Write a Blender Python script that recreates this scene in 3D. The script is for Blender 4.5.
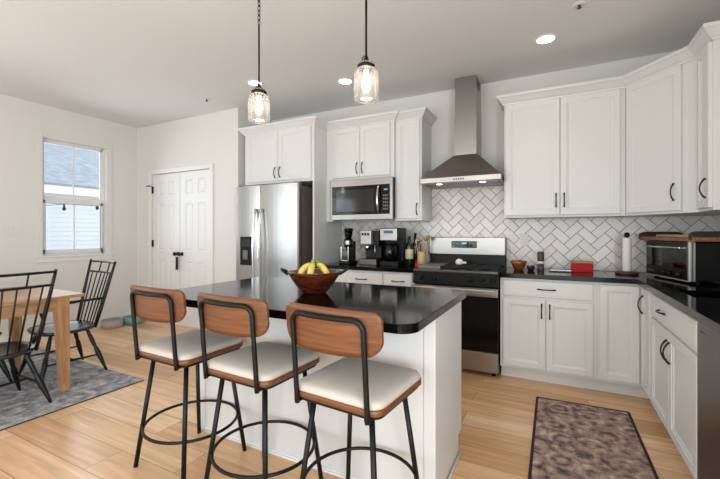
import bpy, bmesh, math, random
from mathutils import Vector, Matrix
random.seed(7)
PI = math.pi
SC = bpy.context.scene
COL = SC.collection
for o in list(bpy.data.objects):
    bpy.data.objects.remove(o)

# ------------------------------------------------------------------ camera
cam_d = bpy.data.cameras.new('camera')
cam = bpy.data.objects.new('camera', cam_d)
COL.objects.link(cam)
cam.location = (0, 0, 1.2525)
cam.rotation_euler = (PI / 2, 0, math.radians(27.104))
cam_d.sensor_width = 36
cam_d.lens = 378.3 * 36 / 720
cam_d.shift_x = -0.00175
cam_d.shift_y = -0.00844
cam_d.clip_start = 0.05
SC.camera = cam

# ------------------------------------------------------------------ view, world, big lights
SC.view_settings.view_transform = 'Standard'
SC.view_settings.look = 'None'
SC.view_settings.gamma = 1
SC.view_settings.use_curve_mapping = False
SC.view_settings.exposure = -0.25
SC.cycles.use_denoising = True
SC.cycles.max_bounces = 10
SC.cycles.diffuse_bounces = 6
SC.cycles.transparent_max_bounces = 12
SC.cycles.sample_clamp_indirect = 6
SC.cycles.caustics_reflective = False
SC.cycles.caustics_refractive = False

world = bpy.data.worlds.new('sky')
SC.world = world
world.use_nodes = True
wn = world.node_tree
wn.nodes['Background'].inputs[0].default_value = (0.88, 0.94, 1.0, 1)
wn.nodes['Background'].inputs[1].default_value = 2.3


def area(name, loc, rot, sx, sy, power, col, spread=PI):
    d = bpy.data.lights.new(name, 'AREA')
    d.shape = 'RECTANGLE'
    d.size, d.size_y = sx, sy
    d.energy = power
    d.color = col
    d.spread = spread
    o = bpy.data.objects.new(name, d)
    o.location = loc
    o.rotation_euler = rot
    COL.objects.link(o)
    return o


XR_ = 1.17
# rear and side: unseen fill added before solid walls, behind and left of camera
area('fill_rear', (-1.5, -3.45, 1.15), (PI / 2, 0, 0), 5.0, 2.1, 155, (0.80, 0.925, 1.0))  # added daylight-toned fill; the rear wall has no opening
area('fill_side', (-5.36, -1.3, 1.20), (PI / 2, 0, -PI / 2), 3.0, 2.1, 55, (0.70, 0.87, 1.0))  # added cool fill; the left wall is solid along here
area('daylight_window', (-5.60, 2.65, 1.70), (PI / 2, 0, -PI / 2), 0.70, 1.35, 12, (0.78, 0.90, 1.0), math.radians(105))
area('fill_right', (XR_ - 0.08, -0.9, 1.25), (PI / 2, 0, PI / 2), 1.7, 1.7, 140, (0.83, 0.94, 1.0))  # unseen fill added to brighten the island end and left wall


# ------------------------------------------------------------------ materials
def lin(c):
    r = []
    for v in c:
        v /= 255.0
        r.append(v / 12.92 if v <= 0.04045 else ((v + 0.055) / 1.055) ** 2.4)
    return (*r, 1)


def mat(name, col, rough=0.5, metal=0.0, spec=0.5, coat=0.0, bump=0.0, bscale=(60, 60, 60), var=0.0, vscale=(4, 4, 4),
        emit=0.0, sheen=0.0):
    m = bpy.data.materials.new(name)
    m.use_nodes = True
    nt = m.node_tree
    b = nt.nodes['Principled BSDF']
    c = lin(col)
    b.inputs['Base Color'].default_value = c
    b.inputs['Roughness'].default_value = rough
    b.inputs['Metallic'].default_value = metal
    b.inputs['Specular IOR Level'].default_value = spec
    b.inputs['Coat Weight'].default_value = coat
    b.inputs['Coat Roughness'].default_value = 0.08
    b.inputs['Sheen Weight'].default_value = sheen
    if emit:
        b.inputs['Emission Color'].default_value = c
        b.inputs['Emission Strength'].default_value = emit
    tc = nt.nodes.new('ShaderNodeTexCoord')

    def noise(sc, detail=3):
        mp = nt.nodes.new('ShaderNodeMapping')
        mp.inputs['Scale'].default_value = sc
        nt.links.new(tc.outputs['Object'], mp.inputs[0])
        n = nt.nodes.new('ShaderNodeTexNoise')
        n.inputs['Scale'].default_value = 1
        n.inputs['Detail'].default_value = detail
        nt.links.new(mp.outputs[0], n.inputs['Vector'])
        return n
    if var:
        n = noise(vscale, 4)
        rp = nt.nodes.new('ShaderNodeValToRGB')
        rp.color_ramp.elements[0].position = 0.3
        rp.color_ramp.elements[1].position = 0.7
        rp.color_ramp.elements[0].color = (*[v * (1 - var) for v in c[:3]], 1)
        rp.color_ramp.elements[1].color = (*[min(1, v * (1 + var)) for v in c[:3]], 1)
        nt.links.new(n.outputs[0], rp.inputs[0])
        nt.links.new(rp.outputs[0], b.inputs['Base Color'])
    if bump:
        n = noise(bscale, 2)
        bp = nt.nodes.new('ShaderNodeBump')
        bp.inputs['Strength'].default_value = bump
        bp.inputs['Distance'].default_value = 0.01
        nt.links.new(n.outputs[0], bp.inputs['Height'])
        nt.links.new(bp.outputs[0], b.inputs['Normal'])
    return m


def glass_mat(name, tint=(255, 255, 255), haze=0.0, refl=1.0):
    m = bpy.data.materials.new(name)
    m.use_nodes = True
    nt = m.node_tree
    for n in list(nt.nodes):
        nt.nodes.remove(n)
    out = nt.nodes.new('ShaderNodeOutputMaterial')
    tr = nt.nodes.new('ShaderNodeBsdfTransparent')
    tr.inputs[0].default_value = lin(tint)
    gl = nt.nodes.new('ShaderNodeBsdfGlossy')
    gl.inputs['Roughness'].default_value = 0.03
    lw = nt.nodes.new('ShaderNodeLayerWeight')
    lw.inputs[0].default_value = 0.25
    mul = nt.nodes.new('ShaderNodeMath')
    mul.operation = 'MULTIPLY'
    mul.inputs[1].default_value = refl
    mx = nt.nodes.new('ShaderNodeMixShader')
    nt.links.new(lw.outputs['Fresnel'], mul.inputs[0])
    nt.links.new(mul.outputs[0], mx.inputs[0])
    nt.links.new(tr.outputs[0], mx.inputs[1])
    nt.links.new(gl.outputs[0], mx.inputs[2])
    last = mx
    if haze:
        tl = nt.nodes.new('ShaderNodeBsdfTranslucent')
        tl.inputs[0].default_value = (1, 1, 1, 1)
        m2 = nt.nodes.new('ShaderNodeMixShader')
        m2.inputs[0].default_value = haze
        nt.links.new(mx.outputs[0], m2.inputs[1])
        nt.links.new(tl.outputs[0], m2.inputs[2])
        last = m2
    nt.links.new(last.outputs[0], out.inputs[0])
    return m


def wood_mat(name, c1, c2, rough=0.45, grain=(3, 60, 60), coat=0.0, spec=0.5):
    m = bpy.data.materials.new(name)
    m.use_nodes = True
    nt = m.node_tree
    b = nt.nodes['Principled BSDF']
    b.inputs['Roughness'].default_value = rough
    b.inputs['Coat Weight'].default_value = coat
    b.inputs['Specular IOR Level'].default_value = spec
    tc = nt.nodes.new('ShaderNodeTexCoord')
    mp = nt.nodes.new('ShaderNodeMapping')
    mp.inputs['Scale'].default_value = grain
    n = nt.nodes.new('ShaderNodeTexNoise')
    n.inputs['Scale'].default_value = 1
    n.inputs['Detail'].default_value = 6
    n.inputs['Distortion'].default_value = 0.6
    rp = nt.nodes.new('ShaderNodeValToRGB')
    rp.color_ramp.elements[0].position = 0.35
    rp.color_ramp.elements[1].position = 0.68
    rp.color_ramp.elements[0].color = lin(c1)
    rp.color_ramp.elements[1].color = lin(c2)
    nt.links.new(tc.outputs['Object'], mp.inputs[0])
    nt.links.new(mp.outputs[0], n.inputs['Vector'])
    nt.links.new(n.outputs[0], rp.inputs[0])
    nt.links.new(rp.outputs[0], b.inputs['Base Color'])
    bp = nt.nodes.new('ShaderNodeBump')
    bp.inputs['Strength'].default_value = 0.08
    bp.inputs['Distance'].default_value = 0.005
    nt.links.new(n.outputs[0], bp.inputs['Height'])
    nt.links.new(bp.outputs[0], b.inputs['Normal'])
    return m


def floor_mat():
    m = bpy.data.materials.new('oak_planks')
    m.use_nodes = True
    nt = m.node_tree
    L = nt.links.new
    b = nt.nodes['Principled BSDF']
    b.inputs['Roughness'].default_value = 0.30
    b.inputs['Specular IOR Level'].default_value = 0.7
    tc = nt.nodes.new('ShaderNodeTexCoord')
    mp = nt.nodes.new('ShaderNodeMapping')
    mp.inputs['Location'].default_value = (0.55, 0.086, 0)
    L(tc.outputs['Object'], mp.inputs[0])
    br = nt.nodes.new('ShaderNodeTexBrick')
    br.offset = 0.37
    br.inputs['Scale'].default_value = 1
    br.inputs['Brick Width'].default_value = 1.22
    br.inputs['Row Height'].default_value = 0.2
    br.inputs['Mortar Size'].default_value = 0.0026
    br.inputs['Mortar Smooth'].default_value = 0.3
    br.inputs['Bias'].default_value = 0
    br.inputs['Color1'].default_value = (0, 0, 0, 1)
    br.inputs['Color2'].default_value = (1, 1, 1, 1)
    br.inputs['Mortar'].default_value = (0.5, 0.5, 0.5, 1)
    L(mp.outputs[0], br.inputs['Vector'])
    rp = nt.nodes.new('ShaderNodeValToRGB')
    e = rp.color_ramp.elements
    e[0].position = 0.0
    e[0].color = lin((208, 160, 114))
    e[1].position = 1.0
    e[1].color = lin((242, 206, 168))
    x = e.new(0.5)
    x.color = lin((230, 186, 142))
    L(br.outputs['Color'], rp.inputs[0])
    # grain: stretched along the plank, shifted per plank
    add = nt.nodes.new('ShaderNodeVectorMath')
    add.operation = 'MULTIPLY_ADD'
    add.inputs[1].default_value = (7, 5, 3)
    L(br.outputs['Color'], add.inputs[0])
    L(tc.outputs['Object'], add.inputs[2])
    mg = nt.nodes.new('ShaderNodeMapping')
    mg.inputs['Scale'].default_value = (1.6, 22, 1)
    L(add.outputs[0], mg.inputs[0])
    n = nt.nodes.new('ShaderNodeTexNoise')
    n.inputs['Scale'].default_value = 1
    n.inputs['Detail'].default_value = 7
    n.inputs['Distortion'].default_value = 0.8
    L(mg.outputs[0], n.inputs['Vector'])
    rg = nt.nodes.new('ShaderNodeValToRGB')
    rg.color_ramp.elements[0].position = 0.3
    rg.color_ramp.elements[1].position = 0.7
    rg.color_ramp.elements[0].color = (0.70, 0.66, 0.62, 1)
    rg.color_ramp.elements[1].color = (1.12, 1.12, 1.12, 1)
    L(n.outputs[0], rg.inputs[0])
    mul = nt.nodes.new('ShaderNodeMix')
    mul.data_type = 'RGBA'
    mul.blend_type = 'MULTIPLY'
    mul.inputs[0].default_value = 0.85
    L(rp.outputs[0], mul.inputs[6])
    L(rg.outputs[0], mul.inputs[7])
    mo = nt.nodes.new('ShaderNodeMix')
    mo.data_type = 'RGBA'
    mo.inputs[7].default_value = lin((104, 80, 62))
    fm = nt.nodes.new('ShaderNodeMath')
    fm.operation = 'MULTIPLY'
    fm.inputs[1].default_value = 0.7
    L(br.outputs['Fac'], fm.inputs[0])
    L(fm.outputs[0], mo.inputs[0])
    L(mul.outputs[2], mo.inputs[6])
    L(mo.outputs[2], b.inputs['Base Color'])
    bp = nt.nodes.new('ShaderNodeBump')
    bp.inputs['Strength'].default_value = 0.12
    bp.inputs['Distance'].default_value = 0.004
    L(n.outputs[0], bp.inputs['Height'])
    L(bp.outputs[0], b.inputs['Normal'])
    return m


def rug_mat(name, cols, s1, s2, rough=0.95, border=None):
    """blotchy faded pattern: noise warped voronoi cells; cols = 5 colours dark..light"""
    m = bpy.data.materials.new(name)
    m.use_nodes = True
    nt = m.node_tree
    L = nt.links.new
    b = nt.nodes['Principled BSDF']
    b.inputs['Roughness'].default_value = rough
    b.inputs['Specular IOR Level'].default_value = 0.15
    tc = nt.nodes.new('ShaderNodeTexCoord')
    v = nt.nodes.new('ShaderNodeTexVoronoi')
    v.inputs['Scale'].default_value = s1
    v.inputs['Randomness'].default_value = 0.55
    L(tc.outputs['Object'], v.inputs['Vector'])
    n = nt.nodes.new('ShaderNodeTexNoise')
    n.inputs['Scale'].default_value = s2
    n.inputs['Detail'].default_value = 8
    n.inputs['Roughness'].default_value = 0.7
    L(tc.outputs['Object'], n.inputs['Vector'])
    sn = nt.nodes.new('ShaderNodeMath')
    sn.operation = 'SINE'
    mv = nt.nodes.new('ShaderNodeMath')
    mv.operation = 'MULTIPLY'
    mv.inputs[1].default_value = 16
    L(v.outputs['Distance'], mv.inputs[0])
    L(mv.outputs[0], sn.inputs[0])
    ma = nt.nodes.new('ShaderNodeMath')
    ma.operation = 'MULTIPLY_ADD'
    ma.inputs[1].default_value = 0.075
    L(sn.outputs[0], ma.inputs[0])
    L(n.outputs[0], ma.inputs[2])
    rp = nt.nodes.new('ShaderNodeValToRGB')
    e = rp.color_ramp.elements
    pos = [0.30, 0.42, 0.50, 0.58, 0.70]
    e[0].position, e[0].color = pos[0], lin(cols[0])
    e[1].position, e[1].color = pos[4], lin(cols[4])
    for i in (1, 2, 3):
        x = e.new(pos[i])
        x.color = lin(cols[i])
    L(ma.outputs[0], rp.inputs[0])
    n2 = nt.nodes.new('ShaderNodeTexNoise')
    n2.inputs['Scale'].default_value = 90
    L(tc.outputs['Object'], n2.inputs['Vector'])
    mx = nt.nodes.new('ShaderNodeMix')
    mx.data_type = 'RGBA'
    mx.blend_type = 'OVERLAY'
    mx.inputs[0].default_value = 0.45
    L(rp.outputs[0], mx.inputs[6])
    L(n2.outputs[0], mx.inputs[7])
    L(mx.outputs[2], b.inputs['Base Color'])
    bp = nt.nodes.new('ShaderNodeBump')
    bp.inputs['Strength'].default_value = 0.3
    bp.inputs['Distance'].default_value = 0.003
    L(n2.outputs[0], bp.inputs['Height'])
    L(bp.outputs[0], b.inputs['Normal'])
    return m


def tile_mat():
    m = mat('glazed_tile', (205, 200, 194), 0.22)
    nt = m.node_tree
    b = nt.nodes['Principled BSDF']
    g = nt.nodes.new('ShaderNodeNewGeometry')
    rp = nt.nodes.new('ShaderNodeValToRGB')
    rp.color_ramp.elements[0].color = lin((210, 204, 199))
    rp.color_ramp.elements[1].color = lin((225, 221, 217))
    nt.links.new(g.outputs['Random Per Island'], rp.inputs[0])
    nt.links.new(rp.outputs[0], b.inputs['Base Color'])
    return m


M = {}
M['wall'] = mat('painted_greige_wall', (219, 216, 212), 0.85, spec=0.2)
M['ceiling'] = mat('painted_ceiling', (224, 225, 226), 0.9, spec=0.15)
M['trim'] = mat('white_trim', (226, 225, 223), 0.45)
M['cab'] = mat('white_cabinet_paint', (215, 215, 213), 0.4)
M['island'] = mat('island_paint', (210, 209, 208), 0.42)
M['black'] = mat('black_metal', (10, 9, 9), 0.45, spec=0.28)
M['blackpaint'] = mat('black_chair_paint', (11, 12, 13), 0.4, spec=0.35)
M['seatblack'] = mat('black_seat_lacquer', (24, 25, 28), 0.25, spec=0.9)
M['handle'] = mat('dark_bronze_pull', (20, 18, 17), 0.4, spec=0.4)
M['counter'] = mat('black_granite', (8, 7, 7), 0.10, spec=0.2, var=0.5, vscale=(160, 160, 160))
M['steel'] = mat('stainless_steel', (164, 160, 156), 0.3, metal=1.0, bump=0.02, bscale=(400, 400, 6))
M['fridgesteel'] = mat('bright_stainless_steel', (188, 187, 186), 0.26, metal=1.0, bump=0.02, bscale=(400, 400, 6))
M['hood'] = mat('hood_stainless_steel', (150, 143, 137), 0.3, metal=1.0, bump=0.02, bscale=(6, 6, 400))
M['darksteel'] = mat('dark_stainless_steel', (104, 98, 95), 0.32, metal=1.0)
M['chrome'] = mat('bright_chrome', (215, 214, 212), 0.12, metal=1.0)
M['fridgeside'] = mat('grey_fridge_side', (118, 108, 100), 0.4, metal=0.3)
M['blackglass'] = mat('black_glass', (7, 7, 8), 0.06, spec=0.4)
M['mwglass'] = mat('smoked_door_glass', (26, 27, 29), 0.07, spec=0.7)
M['blackplastic'] = mat('black_plastic', (10, 10, 11), 0.4, spec=0.3)
M['mattblack'] = mat('matt_black_enamel', (8, 8, 8), 0.5, spec=0.2)
M['iron'] = mat('cast_iron', (14, 14, 15), 0.5, spec=0.3)
M['griddle'] = mat('grey_griddle', (120, 118, 116), 0.35, metal=0.8)
M['stoolwood'] = wood_mat('stool_plywood', (92, 52, 25), (120, 72, 38), 0.42, grain=(2.5, 30, 75))
M['cushion'] = mat('cream_fabric', (192, 183, 174), 0.95, spec=0.15, bump=0.25, bscale=(500, 500, 500), sheen=0.0)
M['table'] = wood_mat('natural_oak_table', (150, 112, 78), (186, 148, 110), 0.5, grain=(50, 4, 50))
M['tableleg'] = wood_mat('oak_table_leg', (150, 108, 72), (184, 142, 102), 0.5, grain=(40, 40, 4))
M['grout'] = mat('grey_grout', (128, 123, 120), 0.9)
M['tile'] = tile_mat()
M['floor'] = floor_mat()
M['runner'] = rug_mat('faded_floral_wool', [(72, 64, 64), (120, 102, 98), (156, 130, 122), (166, 142, 130), (204, 184, 160)], 7.0, 12)
M['diningrug'] = rug_mat('grey_faded_wool', [(108, 108, 114), (140, 138, 142), (160, 158, 160), (176, 174, 175), (204, 202, 202)], 4, 20)
M['rugedge'] = mat('dark_rug_binding', (62, 54, 54), 0.95, spec=0.1, bump=0.3, bscale=(300, 300, 300))
M['glass'] = glass_mat('clear_glass')
M['jar'] = glass_mat('seeded_jar_glass', (252, 250, 246), haze=0.15, refl=1.3)
M['bulb'] = mat('lit_filament_bulb', (255, 243, 225), 0.4, emit=12)
M['can'] = mat('lit_downlight', (255, 248, 236), 0.5, emit=14)
M['hoodlamp'] = mat('lit_hood_lamp', (255, 236, 205), 0.5, emit=7)
M['white'] = mat('white_plastic', (232, 231, 228), 0.4)
M['paper'] = mat('white_paper_towel', (236, 233, 229), 0.9, bump=0.3, bscale=(90, 90, 90))


# ------------------------------------------------------------------ mesh helpers
def new():
    return bmesh.new()


def add(dst, src):
    vm = {}
    for v in src.verts:
        vm[v] = dst.verts.new(v.co)
    for f in src.faces:
        try:
            nf = dst.faces.new([vm[v] for v in f.verts])
            nf.smooth = f.smooth
        except ValueError:
            pass
    src.free()


def box(bm, x0, x1, y0, y1, z0, z1, bev=0.0, seg=2, mtx=None):
    b = new()
    vs = [b.verts.new((x, y, z)) for z in (z0, z1) for y in (y0, y1) for x in (x0, x1)]
    for f in ((0, 2, 3, 1), (4, 5, 7, 6), (0, 1, 5, 4), (2, 6, 7, 3), (0, 4, 6, 2), (1, 3, 7, 5)):
        b.faces.new([vs[i] for i in f])
    if bev:
        bmesh.ops.bevel(b, geom=b.edges[:], offset=bev, segments=seg, affect='EDGES', profile=0.5)
    if mtx is not None:
        bmesh.ops.transform(b, matrix=mtx, verts=b.verts)
    add(bm, b)
    return bm


def tube(bm, pts, r, n=10, closed=False, cap=True):
    pts = [Vector(p) for p in pts]
    rr = r if isinstance(r, (list, tuple)) else [r] * len(pts)
    N = len(pts)
    tang = []
    for i in range(N):
        if closed:
            t = pts[(i + 1) % N] - pts[(i - 1) % N]
        else:
            t = pts[min(i + 1, N - 1)] - pts[max(i - 1, 0)]
        tang.append(t.normalized())
    up = Vector((0, 0, 1)) if abs(tang[0].z) < 0.9 else Vector((1, 0, 0))
    u = tang[0].cross(up).normalized()
    rings = []
    for i in range(N):
        if i:
            u = (u - tang[i] * u.dot(tang[i]))
            u = u.normalized() if u.length > 1e-6 else tang[i].orthogonal().normalized()
        w = tang[i].cross(u)
        rings.append([bm.verts.new(pts[i] + (u * math.cos(2 * PI * k / n) + w * math.sin(2 * PI * k / n)) * rr[i])
                      for k in range(n)])
    for i in range(N if closed else N - 1):
        a, b = rings[i], rings[(i + 1) % N]
        for k in range(n):
            f = bm.faces.new([a[k], a[(k + 1) % n], b[(k + 1) % n], b[k]])
            f.smooth = True
    if cap and not closed:
        bm.faces.new(rings[0][::-1])
        bm.faces.new(rings[-1])
    return bm


def lathe(bm, prof, cx=0, cy=0, n=28, smooth=True, mtx=None):
    """prof: list of (r,z)"""
    b = new()
    rings = []
    for r, z in prof:
        if r < 1e-5:
            rings.append([b.verts.new((0, 0, z))])
        else:
            rings.append([b.verts.new((r * math.cos(2 * PI * k / n), r * math.sin(2 * PI * k / n), z)) for k in range(n)])
    for a, c in zip(rings, rings[1:]):
        if len(a) == 1 and len(c) == 1:
            continue
        for k in range(n):
            k2 = (k + 1) % n
            if len(a) == 1:
                f = b.faces.new([a[0], c[k2], c[k]])
            elif len(c) == 1:
                f = b.faces.new([a[k], a[k2], c[0]])
            else:
                f = b.faces.new([a[k], a[k2], c[k2], c[k]])
            f.smooth = smooth
    bmesh.ops.recalc_face_normals(b, faces=b.faces)
    if mtx is not None:
        bmesh.ops.transform(b, matrix=mtx, verts=b.verts)
    bmesh.ops.translate(b, vec=(cx, cy, 0), verts=b.verts)
    add(bm, b)
    return bm


def prism(bm, poly, z0, z1, bev=0.0, mtx=None):
    b = new()
    lo = [b.verts.new((x, y, z0)) for x, y in poly]
    hi = [b.verts.new((x, y, z1)) for x, y in poly]
    b.faces.new(lo[::-1])
    b.faces.new(hi)
    n = len(poly)
    for i in range(n):
        b.faces.new([lo[i], lo[(i + 1) % n], hi[(i + 1) % n], hi[i]])
    bmesh.ops.recalc_face_normals(b, faces=b.faces)
    if bev:
        es = [e for e in b.edges if abs(e.verts[0].co.z - e.verts[1].co.z) < 1e-6]
        bmesh.ops.bevel(b, geom=es, offset=bev, segments=2, affect='EDGES', profile=0.5)
    if mtx is not None:
        bmesh.ops.transform(b, matrix=mtx, verts=b.verts)
    add(bm, b)
    return bm


def rrect(x0, x1, y0, y1, rs, n=6):
    """rounded rect outline ccw; rs radii for corners (x0y0, x1y0, x1y1, x0y1)"""
    out = []
    for (cx, cy, a0), r in zip(((x0, y0, PI), (x1, y0, 1.5 * PI), (x1, y1, 0), (x0, y1, PI / 2)), rs):
        sx = 1 if cx == x0 else -1
        sy = 1 if cy == y0 else -1
        if r <= 0:
            out.append((cx, cy))
            continue
        for k in range(n + 1):
            a = a0 + k / n * PI / 2
            out.append((cx + sx * r + r * math.cos(a), cy + sy * r + r * math.sin(a)))
    return out


def obj(name, bm, m, parent=None, kind=None, label=None):
    me = bpy.data.meshes.new(name)
    bm.normal_update()
    bm.to_mesh(me)
    bm.free()
    me.materials.append(M[m] if isinstance(m, str) else m)
    o = bpy.data.objects.new(name, me)
    COL.objects.link(o)
    if parent is not None:
        o.parent = parent
    if kind:
        o['kind'] = kind
    if label:
        o['label'] = label
    return o


def tag(o, label, cat, group=None):
    o['label'] = label
    o['category'] = cat
    if group:
        o['group'] = group
    return o


def thing(name, label, cat, loc=(0, 0, 0), rz=0.0, group=None):
    o = bpy.data.objects.new(name, None)
    o.empty_display_size = 0.05
    COL.objects.link(o)
    o.location = loc
    o.rotation_euler = (0, 0, rz)
    return tag(o, label, cat, group)


def struct(name, bm, m, parent=None):
    return obj(name, bm, m, parent, None if parent else 'structure')


def kids(o):
    return [c for c in bpy.data.objects if c.parent == o]


def dup(o, parent=None):
    c = o.copy()
    COL.objects.link(c)
    c.parent = parent
    for ch in kids(o):
        dup(ch, c)
    return c


# ------------------------------------------------------------------ room
XL, XR, YB, YC, YR, H = -5.44, 1.17, 4.04, 3.43, -3.6, 2.79
XA = -3.448
T = 0.12
struct('floor', box(new(), XL - T, XR + T, YR - T, YB + T, -0.1, 0), 'floor')
struct('ceiling', box(new(), XL - T, XR + T, YR - T, YB + T, H, H + 0.1), 'ceiling')
WY0, WY1, WZ0, WZ1 = 2.28, 3.02, 0.98, 2.415
b = new()
box(b, XL - T, XL, YR, WY0, 0, H)
box(b, XL - T, XL, WY1, YB + T, 0, H)
box(b, XL - T, XL, WY0, WY1, 0, WZ0)
box(b, XL - T, XL, WY0, WY1, WZ1, H)
struct('wall_left', b, 'wall')
struct('wall_back', box(new(), XA - T, XR + T, YB, YB + T, 0, H), 'wall')
struct('wall_right', box(new(), XR, XR + T, YR, YB, 0, H), 'wall')
struct('wall_rear', box(new(), XL, XR, YR - T, YR, 0, H), 'wall')
DX0, DX1, DZ = -5.10, -3.925, 2.085
b = new()
box(b, XL, DX0, YC, YC + T, 0, H)
box(b, DX1, XA, YC, YC + T, 0, H)
box(b, DX0, DX1, YC, YC + T, DZ, H)
struct('wall_closet', b, 'wall')
struct('wall_alcove', box(new(), XA - T, XA, YC + T, YB, 0, H), 'wall')


def baseboard(name, x0, x1, y0, y1):
    b = new()
    box(b, x0, x1, y0, y1, 0, 0.11, 0.004)
    struct(name, b, 'trim')


baseboard('baseboard_left', XL, XL + 0.014, YR, YC)
baseboard('baseboard_closet', XL + 0.014, DX0 - 0.058, YC - 0.014, YC)
baseboard('baseboard_alcove', DX1 + 0.058, XA, YC - 0.014, YC)
baseboard('baseboard_right', XR - 0.014, XR, YR, 1.55)

# window_1
w = bpy.data.objects.new('window_1', None)
COL.objects.link(w)
w.location = (XL, (WY0 + WY1) / 2, WZ0)
w['kind'] = 'structure'


def lw(bm, x0, x1, y0, y1, z0, z1, bev=0.002):
    return box(bm, x0 - XL, x1 - XL, y0 - w.location.y, y1 - w.location.y, z0 - WZ0, z1 - WZ0, bev)


b = new()   # jamb liner + outer frame
fx0, fx1 = XL - 0.112, XL - 0.075
for (a0, a1, c0, c1) in ((WY0, WY0 + 0.032, WZ0, WZ1), (WY1 - 0.032, WY1, WZ0, WZ1), (WY0, WY1, WZ0, WZ0 + 0.035), (WY0, WY1, WZ1 - 0.03, WZ1)):
    lw(b, fx0, fx1, a0, a1, c0, c1)
for (a0, a1, c0, c1) in ((WY0 - 0.001, WY0 + 0.012, WZ0, WZ1), (WY1 - 0.012, WY1 + 0.001, WZ0, WZ1), (WY0, WY1, WZ1 - 0.012, WZ1 + 0.001)):
    lw(b, XL - 0.11, XL - 0.001, a0, a1, c0, c1)
obj('window_frame', b, 'trim', w)
ZM = 1.66
b = new()
lw(b, XL - 0.098, XL - 0.072, WY0 + 0.03, WY1 - 0.03, ZM - 0.005, ZM + 0.05)
lw(b, XL - 0.098, XL - 0.078, WY0 + 0.03, WY0 + 0.055, ZM, WZ1 - 0.03)
lw(b, XL - 0.098, XL - 0.078, WY1 - 0.055, WY1 - 0.03, ZM, WZ1 - 0.03)
lw(b, XL - 0.098, XL - 0.078, WY0 + 0.03, WY1 - 0.03, WZ1 - 0.055, WZ1 - 0.03)
lw(b, XL - 0.09, XL - 0.084, (WY0 + WY1) / 2 - 0.008, (WY0 + WY1) / 2 + 0.008, ZM, WZ1 - 0.05)
obj('upper_sash', b, 'trim', w)
b = new()
lw(b, XL - 0.078, XL - 0.056, WY0 + 0.03, WY0 + 0.058, WZ0 + 0.03, ZM)
lw(b, XL - 0.078, XL - 0.056, WY1 - 0.058, WY1 - 0.03, WZ0 + 0.03, ZM)
lw(b, XL - 0.078, XL - 0.056, WY0 + 0.03, WY1 - 0.03, WZ0 + 0.03, WZ0 + 0.075)
lw(b, XL - 0.078, XL - 0.056, WY0 + 0.03, WY1 - 0.03, ZM - 0.035, ZM)
lw(b, XL - 0.07, XL - 0.064, (WY0 + WY1) / 2 - 0.008, (WY0 + WY1) / 2 + 0.008, WZ0 + 0.07, ZM)
obj('lower_sash', b, 'trim', w)
b = new()
for a0, a1, c0, c1 in ((WY0 + 0.056, WY0 + 0.060, WZ0 + 0.075, ZM - 0.035), (WY1 - 0.062, WY1 - 0.056, WZ0 + 0.075, ZM - 0.035), (WY0 + 0.058, WY1 - 0.058, ZM - 0.040, ZM - 0.034)):
    lw(b, XL - 0.066, XL - 0.0555, a0, a1, c0, c1, 0)
obj('screen_edge', b, mat('grey_screen_frame', (120, 126, 130), 0.6), w)
obj('pane', lw(new(), XL - 0.090, XL - 0.086, WY0 + 0.05, WY1 - 0.05, ZM + 0.04, WZ1 - 0.05, 0), 'glass', w)
obj('pane', lw(new(), XL - 0.068, XL - 0.065, WY0 + 0.05, WY1 - 0.05, WZ0 + 0.07, ZM - 0.03, 0), 'glass', w)
b = new()
lw(b, XL - 0.08, XL + 0.03, WY0 - 0.07, WY1 + 0.07, WZ0 - 0.02, WZ0 + 0.004, 0.004)
lw(b, XL, XL + 0.014, WY0 - 0.055, WY1 + 0.055, WZ0 - 0.075, WZ0 - 0.02, 0.003)
obj('window_sill', b, 'trim', w)
b = new()
for a0, a1, c0, c1 in ((WY0 - 0.055, WY0, WZ0, WZ1 + 0.055), (WY1, WY1 + 0.055, WZ0, WZ1 + 0.055), (WY0, WY1, WZ1, WZ1 + 0.055)):
    lw(b, XL, XL + 0.012, a0, a1, c0, c1, 0.003)
obj('window_casing', b, 'wall', w)

# closet double door
d1 = bpy.data.objects.new('door_1', None)
COL.objects.link(d1)
d1.location = ((DX0 + DX1) / 2, YC, 0)
d1['kind'] = 'structure'
ox, oy = d1.location.x, d1.location.y
b = new()
for x0, x1, z0, z1 in ((DX0 - 0.058, DX0, 0, DZ + 0.058), (DX1, DX1 + 0.058, 0, DZ + 0.058), (DX0, DX1, DZ, DZ + 0.058)):
    box(b, x0 - ox, x1 - ox, -0.016, 0.0, z0, z1, 0.004)
obj('door_casing', b, 'trim', d1)
DXM = -4.53


def rings_panel(bm, x0, x1, z0, z1, ring, yof=0.0):
    """concentric rectangular rings: list (inset, y)"""
    prev = None
    for ins, y in ring:
        cur = [bm.verts.new(p) for p in ((x0 + ins, y + yof, z0 + ins), (x1 - ins, y + yof, z0 + ins), (x1 - ins, y + yof, z1 - ins), (x0 + ins, y + yof, z1 - ins))]
        if prev:
            for k in range(4):
                bm.faces.new([prev[k], prev[(k + 1) % 4], cur[(k + 1) % 4], cur[k]])
        prev = cur
    bm.faces.new(prev)


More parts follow.
